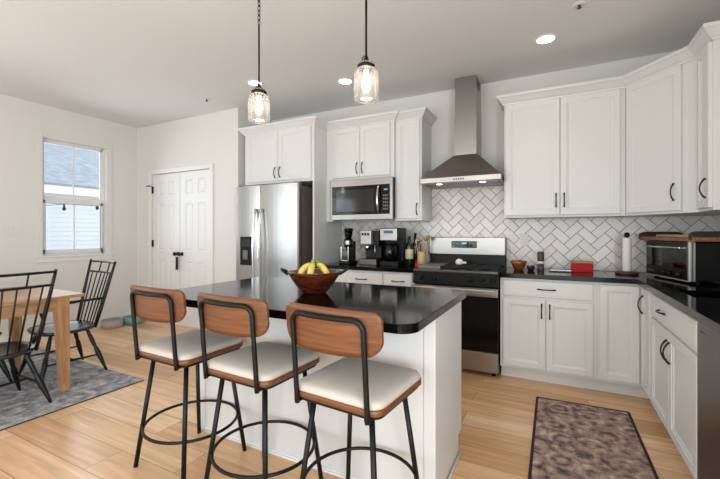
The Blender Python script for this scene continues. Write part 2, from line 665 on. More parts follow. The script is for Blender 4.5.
def closet_leaf(x0, x1, side):
    """front face y=0, panels raised inside grooves"""
    b = new()
    g = 0.003
    W = x1 - x0
    xs = [x0 + g, x0 + 0.11, x0 + W / 2 - 0.045, x0 + W / 2 + 0.045, x1 - 0.11, x1 - g]
    zs = [0.012, 0.22, 0.87, 1.02, 1.66, 1.78, 1.975, DZ - 0.004]
    yf = 0.02
    for i in range(5):
        for j in range(7):
            a, c, e, f = xs[i], xs[i + 1], zs[j], zs[j + 1]
            if i in (1, 3) and j in (1, 3, 5):
                rings_panel(b, a, c, e, f, [(0, yf), (0.007, yf + 0.010), (0.016, yf + 0.010), (0.030, yf + 0.001)])
            else:
                b.faces.new([b.verts.new(p) for p in ((a, yf, e), (c, yf, e), (c, yf, f), (a, yf, f))])
    bmesh.ops.remove_doubles(b, verts=b.verts, dist=1e-5)
    box(b, x0 + g, x1 - g, yf + 0.012, yf + 0.035, zs[0], zs[-1])
    for q in ((x0 + g, x0 + g + 0.001), (x1 - g - 0.001, x1 - g)):
        box(b, q[0], q[1], yf, yf + 0.02, zs[0], zs[-1])
    box(b, x0 + g, x1 - g, yf, yf + 0.02, zs[-1] - 0.001, zs[-1])
    bmesh.ops.translate(b, vec=(-ox, 0, 0), verts=b.verts)
    o = obj('door_leaf', b, 'trim', d1)
    kx = (x1 - 0.045 if side < 0 else x0 + 0.045) - ox
    k = new()
    lathe(k, [(0, 0), (0.026, 0), (0.026, 0.006), (0.01, 0.01), (0.009, 0.03), (0.022, 0.038), (0.028, 0.05), (0.022, 0.062), (0, 0.066)], n=20,
          mtx=Matrix.Translation((kx, yf, 0.975)) @ Matrix.Rotation(PI / 2, 4, 'X'))
    obj('door_knob', k, 'black', o)
    for z in (0.3, 1.06, 1.82):
        h = new()
        hx = (x0 if side < 0 else x1) - ox
        tube(h, [(hx, 0.006, z), (hx, 0.006, z + 0.1)], 0.009, 8)
        box(h, hx - 0.014, hx + 0.014, 0.0125, yf, z + 0.004, z + 0.096)
        if side < 0 and z > 1.5:
            tube(h, [(hx, 0.0, z + 0.1), (hx - 0.02, -0.03, z + 0.105), (hx - 0.06, -0.045, z + 0.1)], 0.007, 8)
        obj('hinge', h, 'black', o)


closet_leaf(DX0, DXM, -1)
closet_leaf(DXM, DX1, 1)

# key tag hanging on the knob
b = new()
kx = DXM - 0.045
tube(b, [(kx + 0.013 * math.cos(a), YC - 0.012, 0.965 + 0.026 * math.sin(a)) for a in [i * PI / 8 for i in range(16)]], 0.0025, 6, closed=True)
box(b, kx + 0.005, kx + 0.045, YC - 0.019, YC - 0.007, 0.76, 0.935, 0.003)
tag(obj('door_tag', b, 'blackplastic'), 'dark narrow tag hanging from the left closet door knob', 'tag')

# backsplash: herringbone tiles as real raised tiles on a grout slab
def clip(poly, x0, x1, y0, y1):
    def cut(ps, f, inter):
        out = []
        for i in range(len(ps)):
            a, c = ps[i - 1], ps[i]
            fa, fc = f(a), f(c)
            if fc:
                if not fa:
                    out.append(inter(a, c))
                out.append(c)
            elif fa:
                out.append(inter(a, c))
        return out
    for axis, lim, s in ((0, x0, 1), (0, x1, -1), (1, y0, 1), (1, y1, -1)):
        def inter(a, c):
            t = (lim - a[axis]) / (c[axis] - a[axis])
            return (a[0] + t * (c[0] - a[0]), a[1] + t * (c[1] - a[1]))
        poly = cut(poly, lambda p: (p[axis] - lim) * s >= -1e-9, inter)
        if len(poly) < 3:
            return []
    return poly


def herring(bm, regions, wdt, gap, ofs, place):
    n = 2
    c45 = math.sqrt(0.5)
    cells = []
    R = 60
    for k in range(-R, R):
        for m_ in range(-R, R):
            x = k + 2 * n * m_
            if abs(x) > R:
                continue
            cells.append((x, k, x + n, k + 1))
            cells.append((x + n, k - n + 1, x + n + 1, k + 1))
    for (x0, y0, x1, y1) in cells:
        g = gap / 2 / wdt
        q = [(x0 + g, y0 + g), (x1 - g, y0 + g), (x1 - g, y1 - g), (x0 + g, y1 - g)]
        q = [((px * c45 - py * c45) * wdt + ofs[0], (px * c45 + py * c45) * wdt + ofs[1]) for px, py in q]
        for reg in regions:
            p = clip(q, *reg)
            if len(p) >= 3:
                # front face plus thin rim
                cxm = sum(a for a, _ in p) / len(p)
                cym = sum(a for _, a in p) / len(p)
                f1 = [bm.verts.new(place(a, c, 0.0)) for a, c in p]
                f2 = []
                for a, c in p:
                    dx, dy = cxm - a, cym - c
                    dl = max(1e-6, math.hypot(dx, dy))
                    f2.append(bm.verts.new(place(a + dx / dl * 0.0015, c + dy / dl * 0.0015, 0.003)))
                bm.faces.new(f2)
                for i in range(len(p)):
                    j = (i + 1) % len(p)
                    bm.faces.new([f1[i], f1[j], f2[j], f2[i]])


TW = 0.0772
b = new()
herring(b, [(-2.33, -1.20, 0.916, 1.42), (-1.20, -0.405, 0.80, 1.80), (-0.405, XR - 0.006, 0.916, 1.40)], TW, 0.004, (0.128, 0.985), lambda a, c, h: (a, YB - 0.006 - h, c))
herring(b, [(1.7, YB - 0.010, 0.916, 1.40)], TW, 0.004, (3.2, 0.98), lambda a, c, h: (XR - 0.006 - h, a, c))
bmesh.ops.recalc_face_normals(b, faces=b.faces)
bs = struct('backsplash', b, 'tile')
b = new()
box(b, -2.34, -1.20, YB - 0.006, YB, 0.916, 1.42)
box(b, -1.20, -0.405, YB - 0.006, YB, 0.80, 1.80)
box(b, -0.405, XR, YB - 0.006, YB, 0.916, 1.40)
box(b, XR - 0.006, XR, 1.7, YB - 0.006, 0.916, 1.40)
obj('backsplash_grout', b, 'grout', bs)

# ------------------------------------------------------------------ cabinets
ZC0, ZC1 = 1.395, 2.445      # wall cabinets
CROWN = [(0.0, 2.428), (0.010, 2.428), (0.014, 2.440), (0.024, 2.448), (0.052, 2.484), (0.062, 2.490), (0.062, 2.512), (0.0, 2.512)]


def crown(paths, i0, i1, origin):
    """sweep of CROWN along 2-D path; segments i0..i1, mitred with the neighbours.  outward = right of travel"""
    P = [Vector(p) for p in paths]
    nrm = []
    for a, c in zip(P, P[1:]):
        d = (c - a).normalized()
        nrm.append(Vector((d.y, -d.x)))
    b = new()
    rings = []
    for i in range(i0, i1 + 1):
        if i == 0:
            mdir = nrm[0]
        elif i == len(P) - 1:
            mdir = nrm[-1]
        else:
            s = nrm[i - 1] + nrm[i]
            mdir = s / (1 + nrm[i - 1].dot(nrm[i]))
        rings.append([b.verts.new((P[i].x + mdir.x * o_ - origin[0], P[i].y + mdir.y * o_ - origin[1], z - origin[2])) for o_, z in CROWN])
    k = len(CROWN)
    for a, c in zip(rings, rings[1:]):
        for j in range(k):
            b.faces.new([a[j], a[(j + 1) % k], c[(j + 1) % k], c[j]])
    b.faces.new(rings[0])
    b.faces.new(rings[-1][::-1])
    bmesh.ops.recalc_face_normals(b, faces=b.faces)
    return b


def door_bm(w_, h_, t=0.019, flat=False):
    """cabinet door, back on y=0, front on y=-t, origin at lower left corner"""
    b = new()
    if flat:
        ring = [(0, 0), (0, -t + 0.004), (0.004, -t), (0.016, -t), (0.020, -t - 0.0015)]
    else:
        ring = [(0, 0), (0, -t + 0.004), (0.002, -t + 0.001), (0.006, -t), (0.046, -t), (0.048, -t + 0.005), (0.060, -t + 0.008),
                (0.062, -t + 0.012), (0.075, -t + 0.012)]
        if min(w_, h_) < 0.17:
            ring = [(a * 0.42 if a > 0.01 else a, y) for a, y in ring]
    rings_panel(b, 0, w_, 0, h_, ring)
    b.faces.new([b.verts.new(p) for p in ((0, 0, 0), (0, 0, h_), (w_, 0, h_), (w_, 0, 0))])
    bmesh.ops.remove_doubles(b, verts=b.verts, dist=1e-6)
    bmesh.ops.recalc_face_normals(b, faces=b.faces)
    return b


def pull_bm(L, vertical, x, z, y):
    """arched pull; centre x,z on plane y"""
    b = new()
    pts, rad = [], []
    n = 14
    for i in range(n + 1):
        t = i / n
        s = (t - 0.5) * L
        o_ = -0.006 - 0.024 * math.sin(PI * t) ** 0.8
        p = (x, y + o_, z + s) if vertical else (x + s, y + o_, z)
        pts.append(p)
        rad.append(0.0042 + 0.0022 * abs(2 * t - 1) ** 2)
    tube(b, pts, rad, 8)
    for s in (-L / 2, L / 2):
        p0 = (x, y, z + s) if vertical else (x + s, y, z)
        p1 = (x, y - 0.008, z + s) if vertical else (x + s, y - 0.008, z)
        tube(b, [p0, p1], 0.0065, 8)
    return b


def cabinet(name, label, cx, cy, rz, W, D, z0, z1, doors, cat='cabinet', group=None, toe=False, hollow=False):
    """origin: left front bottom; local x along front, y into the wall, doors on y=0 plane.
    doors: list (kind, x0, x1, z0, z1, handle) ; handle=(vertical, x, z) or None"""
    t = thing(name, label, cat, (cx, cy, z0), rz, group)
    b = new()
    h = z1 - z0
    if hollow:
        box(b, 0, W, 0.0, 0.02, 0.105, h)
        box(b, 0, W, D - 0.02, D, 0.105, h)
        box(b, 0, 0.02, 0.02, D - 0.02, 0.105, h)
        box(b, W - 0.02, W, 0.02, D - 0.02, 0.105, h)
        box(b, 0.02, W - 0.02, 0.02, D - 0.02, 0.105, 0.125)
        box(b, 0, W, 0.072, D, 0.0, 0.105)
    elif toe:
        box(b, 0, W, 0.0, D, 0.105, h, 0.0015, 1)
        box(b, 0, W, 0.072, D, 0.0, 0.105)
    else:
        box(b, 0, W, 0.0, D, 0, h, 0.0015, 1)
    obj('cabinet_body', b, 'cab', t)
    for kind, x0, x1, a, c, hd in doors:
        db = door_bm(x1 - x0, c - a, flat=(kind == 'drawer'))
        bmesh.ops.translate(db, vec=(x0, 0, a - z0), verts=db.verts)
        d = obj('drawer_front' if kind == 'drawer' else 'door', db, 'cab', t)
        if hd:
            obj('handle', pull_bm(0.128 if not hd[0] else 0.115, hd[0], hd[1], hd[2] - z0, -0.0185), 'handle', d)
    return t


def crown_part(t, path, i0, i1):
    b = crown(path, i0, i1, (0, 0, 0))
    mw = Matrix.Translation(t.location) @ Matrix.Rotation(t.rotation_euler[2], 4, 'Z')
    bmesh.ops.transform(b, matrix=mw.inverted(), verts=b.verts)
    obj('crown_molding', b, 'cab', t)


YF = 3.475     # base cabinet face frame plane; door faces stand 19 mm proud
YU = 3.705     # wall cabinet frame plane
# left run path for crown (travel +x, outward to -y)
pathL = [(-3.33, YB), (-3.33, YC), (-2.330, YC), (-2.330, 3.675), (-1.492, 3.675), (-1.492, 3.70), (-1.203, 3.70), (-1.203, YB)]
fc = cabinet('fridge_cabinet', 'white two-door wall cabinet with side panel around the refrigerator', -3.33, YC, 0, 1.000, YB - YC - 0.002, 1.83, ZC1,
             [('door', 0.045, 0.508, 1.855, 2.425, (True, 0.475, 1.95)), ('door', 0.514, 0.965, 1.855, 2.425, (True, 0.547, 1.95))], group=None)
b = new()
box(b, 0.981, 1.000, 0, YB - YC - 0.002, -1.83, 0.0)
obj('side_panel', b, 'cab', fc)
b = new()
box(b, 0.0, 0.012, 0.05, YB - YC - 0.002, -1.83, 0.0)
obj('side_panel', b, 'cab', fc)
crown_part(fc, pathL, 0, 3)
mc = cabinet('microwave_cabinet', 'white two-door wall cabinet above the microwave', -2.329, 3.675, 0, 0.836, YB - 3.675 - 0.001, 1.842, ZC1,
             [('door', 0.085, 0.436, 1.87, 2.42, (True, 0.406, 1.965)), ('door', 0.442, 0.792, 1.87, 2.42, (True, 0.472, 1.965))])
b = new()
box(b, 0.0, 0.092, 0.0, 0.02, -0.455, 0.0)
obj('filler_strip', b, 'cab', mc)
crown_part(mc, pathL, 3, 5)
tc_ = cabinet('narrow_wall_cabinet', 'tall narrow white wall cabinet between microwave and range hood', -1.492, 3.70, 0, 0.289, YB - 3.70 - 0.001, ZC0 - 0.01, ZC1,
              [('door', 0.02, 0.272, ZC0 + 0.01, 2.425, (True, 0.245, 1.50))])
crown_part(tc_, pathL, 5, 7)
D0 = Vector((0.510, YU))
D1 = Vector((0.855, 3.28))
YE = 3.018
pathR = [(-0.415, YB), (-0.415, YU), tuple(D0), tuple(D1), (0.855, YE), (XR, YE)]
uc = cabinet('double_wall_cabinet', 'wide white two-door wall cabinet right of the range hood', -0.415, YU, 0, 0.924, YB - YU - 0.001, ZC0, ZC1,
             [('door', 0.012, 0.452, ZC0 + 0.018, 2.425, (True, 0.424, 1.54)), ('door', 0.458, 0.888, ZC0 + 0.018, 2.425, (True, 0.486, 1.54))])
crown_part(uc, pathR, 0, 2)
# diagonal corner wall cabinet
dd = (D1 - D0)
LD = dd.length
ang = math.atan2(dd.y, dd.x)
cc = thing('corner_wall_cabinet', 'diagonal white corner wall cabinet with a single door', 'cabinet', (D0.x, D0.y, ZC0), ang)
inv = (Matrix.Translation(cc.location) @ Matrix.Rotation(ang, 4, 'Z')).inverted()
b = new()
prism(b, [(D0.x + 0.001, D0.y), (D1.x, D1.y + 0.001), (XR - 0.001, D1.y + 0.001), (XR - 0.001, YB - 0.001), (D0.x + 0.001, YB - 0.001)], ZC0, ZC1, mtx=inv)
obj('cabinet_body', b, 'cab', cc)
db = door_bm(LD - 0.125, 2.425 - ZC0 - 0.018)
bmesh.ops.translate(db, vec=(0.022, 0, 0.018), verts=db.verts)
d = obj('door', db, 'cab', cc)
obj('handle', pull_bm(0.115, True, LD - 0.148, 1.545 - ZC0, -0.0185), 'handle', d)
crown_part(cc, pathR, 2, 3)
sc_ = cabinet('side_wall_cabinet', 'white wall cabinet on the right wall beside the diagonal corner cabinet', 0.855, D1.y - 0.001, -PI / 2, D1.y - YE - 0.002, XR - 0.857, ZC0, ZC1,
              [('door', 0.028, D1.y - YE - 0.014, ZC0 + 0.018, 2.425, (True, D1.y - YE - 0.06, 1.535))])
crown_part(sc_, pathR, 3, 5)

# base cabinets
ZB = 0.876
bl = cabinet('coffee_base_cabinet', 'white base cabinet with drawers under the coffee machines', -2.329, YF, 0, 1.129, YB - YF - 0.002, 0, ZB,
             [('drawer', 0.30, 0.795, 0.715, 0.855, (False, 0.56, 0.785)), ('drawer', 0.82, 1.105, 0.715, 0.855, (False, 0.965, 0.785)),
              ('door', 0.30, 0.545, 0.125, 0.695, (True, 0.52, 0.62)), ('door', 0.55, 0.795, 0.125, 0.695, (True, 0.575, 0.62)),
              ('door', 0.82, 1.105, 0.125, 0.695, (True, 1.07, 0.62))], toe=True)
br_ = cabinet('drawer_base_cabinet', 'white base cabinet with one wide drawer over two doors', -0.422, YF, 0, 0.715, YB - YF - 0.002, 0, ZB,
              [('drawer', 0.025, 0.688, 0.722, 0.856, (False, 0.36, 0.79)),
               ('door', 0.022, 0.352, 0.125, 0.70, (True, 0.325, 0.61)), ('door', 0.358, 0.690, 0.125, 0.70, (True, 0.385, 0.61))], toe=True)
XF = 0.588
cb = thing('corner_base_cabinet', 'white corner base cabinet with two doors meeting at the inside corner', 'cabinet', (0.294, YF, 0))
b = new()
for z0, z1, k in ((0.105, ZB, 0.0), (0.0, 0.105, 0.072)):
    prism(b, [(0, k), (XF - 0.294 + k, k), (XF - 0.294 + k, -0.31), (XR - 0.296, -0.31), (XR - 0.296, YB - YF - 0.002), (0, YB - YF - 0.002)], z0, z1)
obj('cabinet_body', b, 'cab', cb)
db = door_bm(0.253, 0.731)
bmesh.ops.translate(db, vec=(0.016, 0, 0.125), verts=db.verts)
obj('door', db, 'cab', cb)
db = door_bm(0.265, 0.731)
bmesh.ops.transform(db, matrix=Matrix.Translation((XF - 0.294, -0.022, 0.125)) @ Matrix.Rotation(-PI / 2, 4, 'Z'), verts=db.verts)
d = obj('door', db, 'cab', cb)
hb = pull_bm(0.125, True, 0, 0, 0)
bmesh.ops.transform(hb, matrix=Matrix.Translation((XF - 0.294 - 0.0185, -0.10, 0.735)) @ Matrix.Rotation(-PI / 2, 4, 'Z'), verts=hb.verts)
obj('handle', hb, 'handle', d)
SY0, SY1 = 3.163, 2.205     # sink base along -y
sb = cabinet('sink_base_cabinet', 'white sink base cabinet with drawer front over two doors on the right', XF, SY0, -PI / 2, SY0 - SY1, XR - XF - 0.002, 0, ZB,
             [('drawer', 0.035, SY0 - SY1 - 0.012, 0.715, 0.856, (False, 0.35, 0.785)),
              ('door', 0.03, 0.475, 0.125, 0.695, (True, 0.45, 0.585)), ('door', 0.481, SY0 - SY1 - 0.012, 0.125, 0.695, (True, 0.507, 0.585))], toe=True, hollow=True)

# dishwasher
dw = thing('dishwasher', 'dark stainless dishwasher at the right edge beside the sink cabinet', 'dishwasher', (XF - 0.02, 2.20, 0), -PI / 2)
obj('cabinet_body', box(new(), 0.004, 0.596, 0.03, 0.58, 0.10, 0.87), 'darksteel', dw)
obj('door', box(new(), 0.003, 0.597, 0.0, 0.03, 0.115, 0.868, 0.004), 'darksteel', dw)
obj('badge', box(new(), 0.04, 0.10, -0.001, 0.001, 0.822, 0.828), 'blackplastic', dw)
obj('toe_kick', box(new(), 0.004, 0.596, 0.07, 0.58, 0.0, 0.10), 'blackplastic', dw)

# countertops
CT0, CT1 = ZB, 0.914
tag(obj('countertop', prism(new(), [(-2.328, 3.43), (-1.200, 3.43), (-1.200, YB - 0.0065), (-2.328, YB - 0.0065)], CT0, CT1, 0.003), 'counter'),
    'black polished countertop under the coffee machines', 'countertop')
ct = thing('countertop', 'black polished L-shaped countertop right of the range', 'countertop', (0, 0, CT0))
sx0, sx1, sy0, sy1 = 0.655, 1.02, 2.245, 2.90
b = new()
z0, z1 = 0, CT1 - CT0
XC = 0.545
prism(b, [(-0.424, 3.43), (XC, 3.43), (XC, sy1), (XR - 0.007, sy1), (XR - 0.007, YB - 0.0065), (-0.424, YB - 0.0065)], z0, z1)
prism(b, [(XC, sy1), (XC, sy0), (sx0, sy0), (sx0, sy1)], z0, z1)
prism(b, [(sx1, sy1), (sx1, sy0), (XR - 0.007, sy0), (XR - 0.007, sy1)], z0, z1)
prism(b, [(XC, sy0), (XC, 1.58), (XR - 0.007, 1.58), (XR - 0.007, sy0)], z0, z1)
obj('worktop', b, 'counter', ct)
sk = thing('kitchen_sink', 'dark undermount sink set in the right countertop', 'sink', ((0.655 + 1.02) / 2, (2.245 + 2.90) / 2, 0.70))
b = new()
hx, hy = (sx1 - sx0) / 2, (sy1 - sy0) / 2
box(b, -hx - 0.01, hx + 0.01, -hy - 0.01, hy + 0.01, -0.02, -0.01)
for q in ((-hx - 0.01, -hx, -hy, hy), (hx, hx + 0.01, -hy, hy), (-hx, hx, -hy - 0.01, -hy), (-hx, hx, hy, hy + 0.01)):
    box(b, *q, -0.01, 0.175)
obj('basin', b, 'mattblack', sk)
b = new()
lathe(b, [(0, -0.01), (0.04, -0.01), (0.042, -0.006), (0.03, -0.006), (0.0, -0.008)], n=20)
obj('drain', b, 'chrome', sk)

# ------------------------------------------------------------------ island
IX0, IX1, IY0, IY1 = -2.055, -0.462, 1.317, 2.285
ic = thing('kitchen_island', 'white panelled kitchen island base under the dark top', 'island', (-1.26, 1.98, 0))
ix, iy = -1.26, 1.98
BX0, BX1, BY0, BY1 = -2.03, -0.49, 1.695, 2.25
b = new()
box(b, BX0 - ix, BX1 - ix, BY0 - iy, BY1 - 0.075 - iy, 0, 0.876)
box(b, BX0 - ix, BX1 - ix, BY1 - 0.075 - iy, BY1 - iy, 0.105, 0.876)
obj('island_body', b, 'island', ic)
for x0, x1 in ((BX0 - 0.006, BX0 + 0.05), (BX1 - 0.05, BX1 + 0.006)):
    b = new()
    box(b, x0 - ix, x1 - ix, BY0 - 0.008 - iy, BY0 + 0.045 - iy, 0.0, 0.876, 0.003)
    obj('corner_post', b, 'island', ic)
b = new()
box(b, BX0 + 0.05 - ix, BX1 - 0.05 - ix, BY0 - 0.008 - iy, BY0 - iy, 0.0, 0.02, 0.003)
tube(b, [(BX0 - 0.01 - ix, BY0 - 0.012 - iy, 0.006), (BX1 + 0.01 - ix, BY0 - 0.012 - iy, 0.006), (BX1 + 0.01 - ix, BY1 - 0.08 - iy, 0.006)], 0.008, 8)
obj('base_trim', b, 'trim', ic)
for k in range(3):
    x0 = BX0 + 0.012 + k * 0.507
    db = door_bm(0.50, 0.60)
    bmesh.ops.transform(db, matrix=Matrix.Translation((x0 + 0.50 - ix, BY1 - iy, 0.125)) @ Matrix.Rotation(PI, 4, 'Z'), verts=db.verts)
    obj('door', db, 'island', ic)
    db = door_bm(0.50, 0.125, flat=True)
    bmesh.ops.transform(db, matrix=Matrix.Translation((x0 + 0.50 - ix, BY1 - iy, 0.74)) @ Matrix.Rotation(PI, 4, 'Z'), verts=db.verts)
    obj('drawer_front', db, 'island', ic)
b = new()
prism(b, rrect(IX0, IX1, IY0, IY1, (0.06, 0.075, 0.03, 0.03), 8), 0.876, 0.914, 0.003)
tag(obj('island_countertop', b, 'counter'), 'long black polished island top with rounded corners', 'countertop')

# ------------------------------------------------------------------ refrigerator
rf = thing('refrigerator', 'stainless side-by-side refrigerator with ice dispenser', 'refrigerator', (-2.90, 3.66, 0))
rx, ry = -2.90, 3.66
FX0, FX1, FS = -3.312, -2.451, -2.99
b = new()
box(b, FX0 + 0.006 - rx, FX1 - 0.004 - rx, 3.375 - ry, 4.00 - ry, 0.02, 1.775, 0.006)
box(b, FX0 + 0.05 - rx, FX1 - 0.05 - rx, 3.42 - ry, 3.95 - ry, 0.0, 0.03)
obj('cabinet_body', b, 'fridgeside', rf)
FXL = -3.362


def fridge_door(x0, x1, nm):
    b = new()
    pl = [(x0, 3.372), (x0, 3.318), (x0 + 0.012, 3.304)]
    for k in range(1, 8):
        t = k / 8
        pl.append((x0 + (x1 - x0) * t, 3.304 - 0.010 * math.sin(PI * t)))
    pl += [(x1 - 0.012, 3.304), (x1, 3.318), (x1, 3.372)]
    prism(b, [(a - rx, c - ry) for a, c in pl], 0.06, 1.80)
    return obj('door', b, 'fridgesteel', rf)


da = fridge_door(FXL, FS - 0.003, 'l')
dbb = fridge_door(FS + 0.003, FX1, 'r')


def bow_handle(x, par):
    b = new()
    pts = []
    for i in range(17):
        t = i / 16
        pts.append((x - rx, 3.285 - 0.050 * math.sin(PI * t) ** 0.7 - ry, 0.60 + 0.93 * t))
    tube(b, pts, 0.0135, 10)
    obj('handle', b, 'chrome', par)


bow_handle(FS - 0.040, da)
bow_handle(FS + 0.040, dbb)
b = new()
box(b, -3.275 - rx, -3.070 - rx, 3.290 - ry, 3.31 - ry, 0.885, 1.215, 0.004)
dp = obj('ice_dispenser', b, 'blackglass', da)
b = new()
box(b, -3.25 - rx, -3.12 - rx, 3.284 - ry, 3.292 - ry, 1.10, 1.19, 0.002)
obj('dispenser_panel', b, 'mwglass', da)
b = new()
box(b, -3.22 - rx, -3.15 - rx, 3.275 - ry, 3.291 - ry, 0.95, 1.06, 0.004)
obj('dispenser_paddle', b, 'griddle', da)
for x0 in (FXL + 0.03, FX1 - 0.09):
    obj('hinge_cap', box(new(), x0 - rx, x0 + 0.06 - rx, 3.32 - ry, 3.42 - ry, 1.775, 1.815, 0.005), 'fridgeside', rf)

# ------------------------------------------------------------------ microwave
mw = thing('microwave', 'stainless over-counter microwave mounted under the wall cabinet', 'microwave', (-1.865, 3.82, 1.40))
mx, my, mz = -1.865, 3.82, 1.40
MX0, MX1 = -2.236, -1.484
obj('case', box(new(), MX0 - mx, MX1 - 0.012 - mx, 3.625 - my, 4.03 - my, 1.415 - mz, 1.84 - mz, 0.003), 'darksteel', mw)
b = new()
box(b, MX0 - mx, MX1 - 0.002 - mx, 3.600 - my, 3.626 - my, 1.40 - mz, 1.838 - mz, 0.004)
fr = obj('front_frame', b, 'steel', mw)
b = new()
box(b, MX0 + 0.03 - mx, MX1 - 0.028 - mx, 3.596 - my, 3.602 - my, 1.455 - mz, 1.765 - mz, 0.002)
obj('door_glass', b, 'blackglass', mw)
b = new()
box(b, MX0 + 0.085 - mx, -1.69 - mx, 3.593 - my, 3.598 - my, 1.485 - mz, 1.725 - mz, 0.002)
obj('window', b, 'mwglass', mw)
b = new()
pts = [(-1.632 - mx, 3.588 - 0.042 * math.sin(PI * t / 12) ** 0.6 - my, 1.47 + 0.28 * t / 12 - mz) for t in range(13)]
tube(b, pts, 0.0115, 10)
obj('handle', b, 'chrome', mw)
b = new()
box(b, -1.578 - mx, -1.535 - mx, 3.594 - my, 3.597 - my, 1.70 - mz, 1.72 - mz)
obj('display', b, mat('dim_blue_display', (96, 128, 150), 0.4, emit=0.35), mw)
b = new()
for r_ in range(5):
    for c_ in range(3):
        box(b, -1.583 + c_ * 0.02 - mx, -1.571 + c_ * 0.02 - mx, 3.594 - my, 3.597 - my, 1.50 + r_ * 0.035 - mz, 1.515 + r_ * 0.035 - mz)
obj('keypad', b, 'griddle', mw)

# ------------------------------------------------------------------ range hood
rh = thing('range_hood', 'stainless pyramid range hood with square chimney', 'range hood', (-0.80, 3.79, 1.73))
hx_, hy_, hz_ = -0.80, 3.79, 1.73
HX0, HX1, HY0 = -1.172, -0.424, 3.545
cx0, cx1, cy0 = -0.888, -0.676, 3.765
b = new()


def hb_(x0, x1, y0, y1, z0, z1, bev=0):
    box(b, x0 - hx_, x1 - hx_, y0 - hy_, y1 - hy_, z0 - hz_, z1 - hz_, bev)


lo = [(HX0, HY0, 1.785), (HX1, HY0, 1.785), (HX1, YB - 0.002, 1.785), (HX0, YB - 0.002, 1.785)]
hi = [(cx0 - 0.004, cy0 - 0.004, 2.025), (cx1 + 0.004, cy0 - 0.004, 2.025), (cx1 + 0.004, YB - 0.002, 2.025), (cx0 - 0.004, YB - 0.002, 2.025)]
vl = [b.verts.new((p[0] - hx_, p[1] - hy_, p[2] - hz_)) for p in lo]
vh = [b.verts.new((p[0] - hx_, p[1] - hy_, p[2] - hz_)) for p in hi]
for k in range(4):
    b.faces.new([vl[k], vl[(k + 1) % 4], vh[(k + 1) % 4], vh[k]])
b.faces.new(vh)
b.faces.new(vl[::-1])
obj('canopy', b, 'hood', rh)
b = new()
hb_(HX0, HX1, HY0, YB - 0.002, 1.735, 1.785, 0.003)
obj('canopy_rim', b, 'steel', rh)
b = new()
hb_(cx0, cx1, cy0, YB - 0.002, 2.005, 2.42)
hb_(cx0 + 0.004, cx1 - 0.004, cy0 + 0.004, YB - 0.002, 2.42, H - 0.001)
obj('chimney', b, 'steel', rh)
b = new()
hb_(HX0 + 0.03, HX1 - 0.03, HY0 + 0.05, YB - 0.05, 1.730, 1.736)
obj('filter_panel', b, 'darksteel', rh)
b = new()
for k in range(5):
    hb_(-0.845 + k * 0.021, -0.832 + k * 0.021, HY0 - 0.003, HY0, 1.753, 1.766, 0.001)
obj('button_row', b, 'blackplastic', rh)
b = new()
for k in range(6):
    hb_(cx1, cx1 + 0.0015, 3.83, 3.93, 2.68 + k * 0.012, 2.685 + k * 0.012)
obj('vent_slots', b, 'blackplastic', rh)
for x in (HX0 + 0.17, HX1 - 0.17):
    b = new()
    lathe(b, [(0, 1.7285 - hz_), (0.028, 1.7285 - hz_), (0.03, 1.731 - hz_), (0, 1.731 - hz_)], x - hx_, HY0 + 0.08 - hy_, 18)
    lo_ = obj('hood_lamp', b, 'hoodlamp', rh)
    ld = bpy.data.lights.new('hood_lamp_light', 'SPOT')
    ld.energy = 5
    ld.spot_size = 2.2
    ld.spot_blend = 0.8
    ld.shadow_soft_size = 0.03
    ld.color = (1, 0.88, 0.7)
    lo2 = bpy.data.objects.new('hood_lamp_light', ld)
    COL.objects.link(lo2)
    lo2.location = (x, HY0 + 0.08, 1.722)

# ------------------------------------------------------------------ range
rg = thing('gas_range', 'stainless and black gas range with backguard display', 'range', (-0.812, 3.73, 0))
gx, gy = -0.812, 3.73
GX0, GX1 = -1.194, -0.430


def G(bm, x0, x1, y0, y1, z0, z1, bev=0.0):
    return box(bm, x0 - gx, x1 - gx, y0 - gy, y1 - gy, z0, z1, bev)


obj('range_body', G(new(), GX0 + 0.003, GX1 - 0.003, 3.455, 4.02, 0.03, 0.895), 'blackplastic', rg)
b = new()
G(b, GX0, GX1, 3.44, 3.96, 0.885, 0.918, 0.006)
obj('cooktop', b, 'iron', rg)
obj('cooktop_lip', G(new(), GX0, GX1, 3.412, 3.444, 0.898, 0.920, 0.005), 'darksteel', rg)
b = new()
pv = [(3.455, 0.775), (3.405, 0.790), (3.418, 0.902), (3.455, 0.905)]
prism(b, [(y - gy, z) for y, z in pv], GX0 - gx, GX1 - gx, 0, mtx=Matrix(((0, 0, 1, 0), (1, 0, 0, 0), (0, 1, 0, 0), (0, 0, 0, 1))))
obj('control_panel', b, 'mattblack', rg)
for x in (-1.116, -0.99, -0.661, -0.568, -0.475):
    b = new()
    lathe(b, [(0, 0), (0.024, 0), (0.024, 0.005), (0.019, 0.008), (0.017, 0.024), (0.0, 0.026)], n=20,
          mtx=Matrix.Translation((x - gx, 3.411 - gy, 0.846)) @ Matrix.Rotation(PI / 2, 4, 'X'))
    box(b, x - 0.004 - gx, x + 0.004 - gx, 3.377 - gy, 3.387 - gy, 0.829, 0.863, 0.001)
    obj('knob', b, 'blackplastic', rg)
obj('oven_door', G(new(), GX0 + 0.004, GX1 - 0.004, 3.418, 3.455, 0.225, 0.772, 0.004), 'blackglass', rg)
b = new()
G(b, GX0 + 0.004, GX1 - 0.004, 3.412, 3.42, 0.70, 0.772, 0.002)
obj('door_trim', b, 'steel', rg)
b = new()
G(b, GX0 + 0.012, GX1 - 0.012, 3.352, 3.382, 0.718, 0.770, 0.010)
G(b, GX0 + 0.015, GX0 + 0.04, 3.38, 3.42, 0.728, 0.760, 0.003)
G(b, GX1 - 0.04, GX1 - 0.015, 3.38, 3.42, 0.728, 0.760, 0.003)
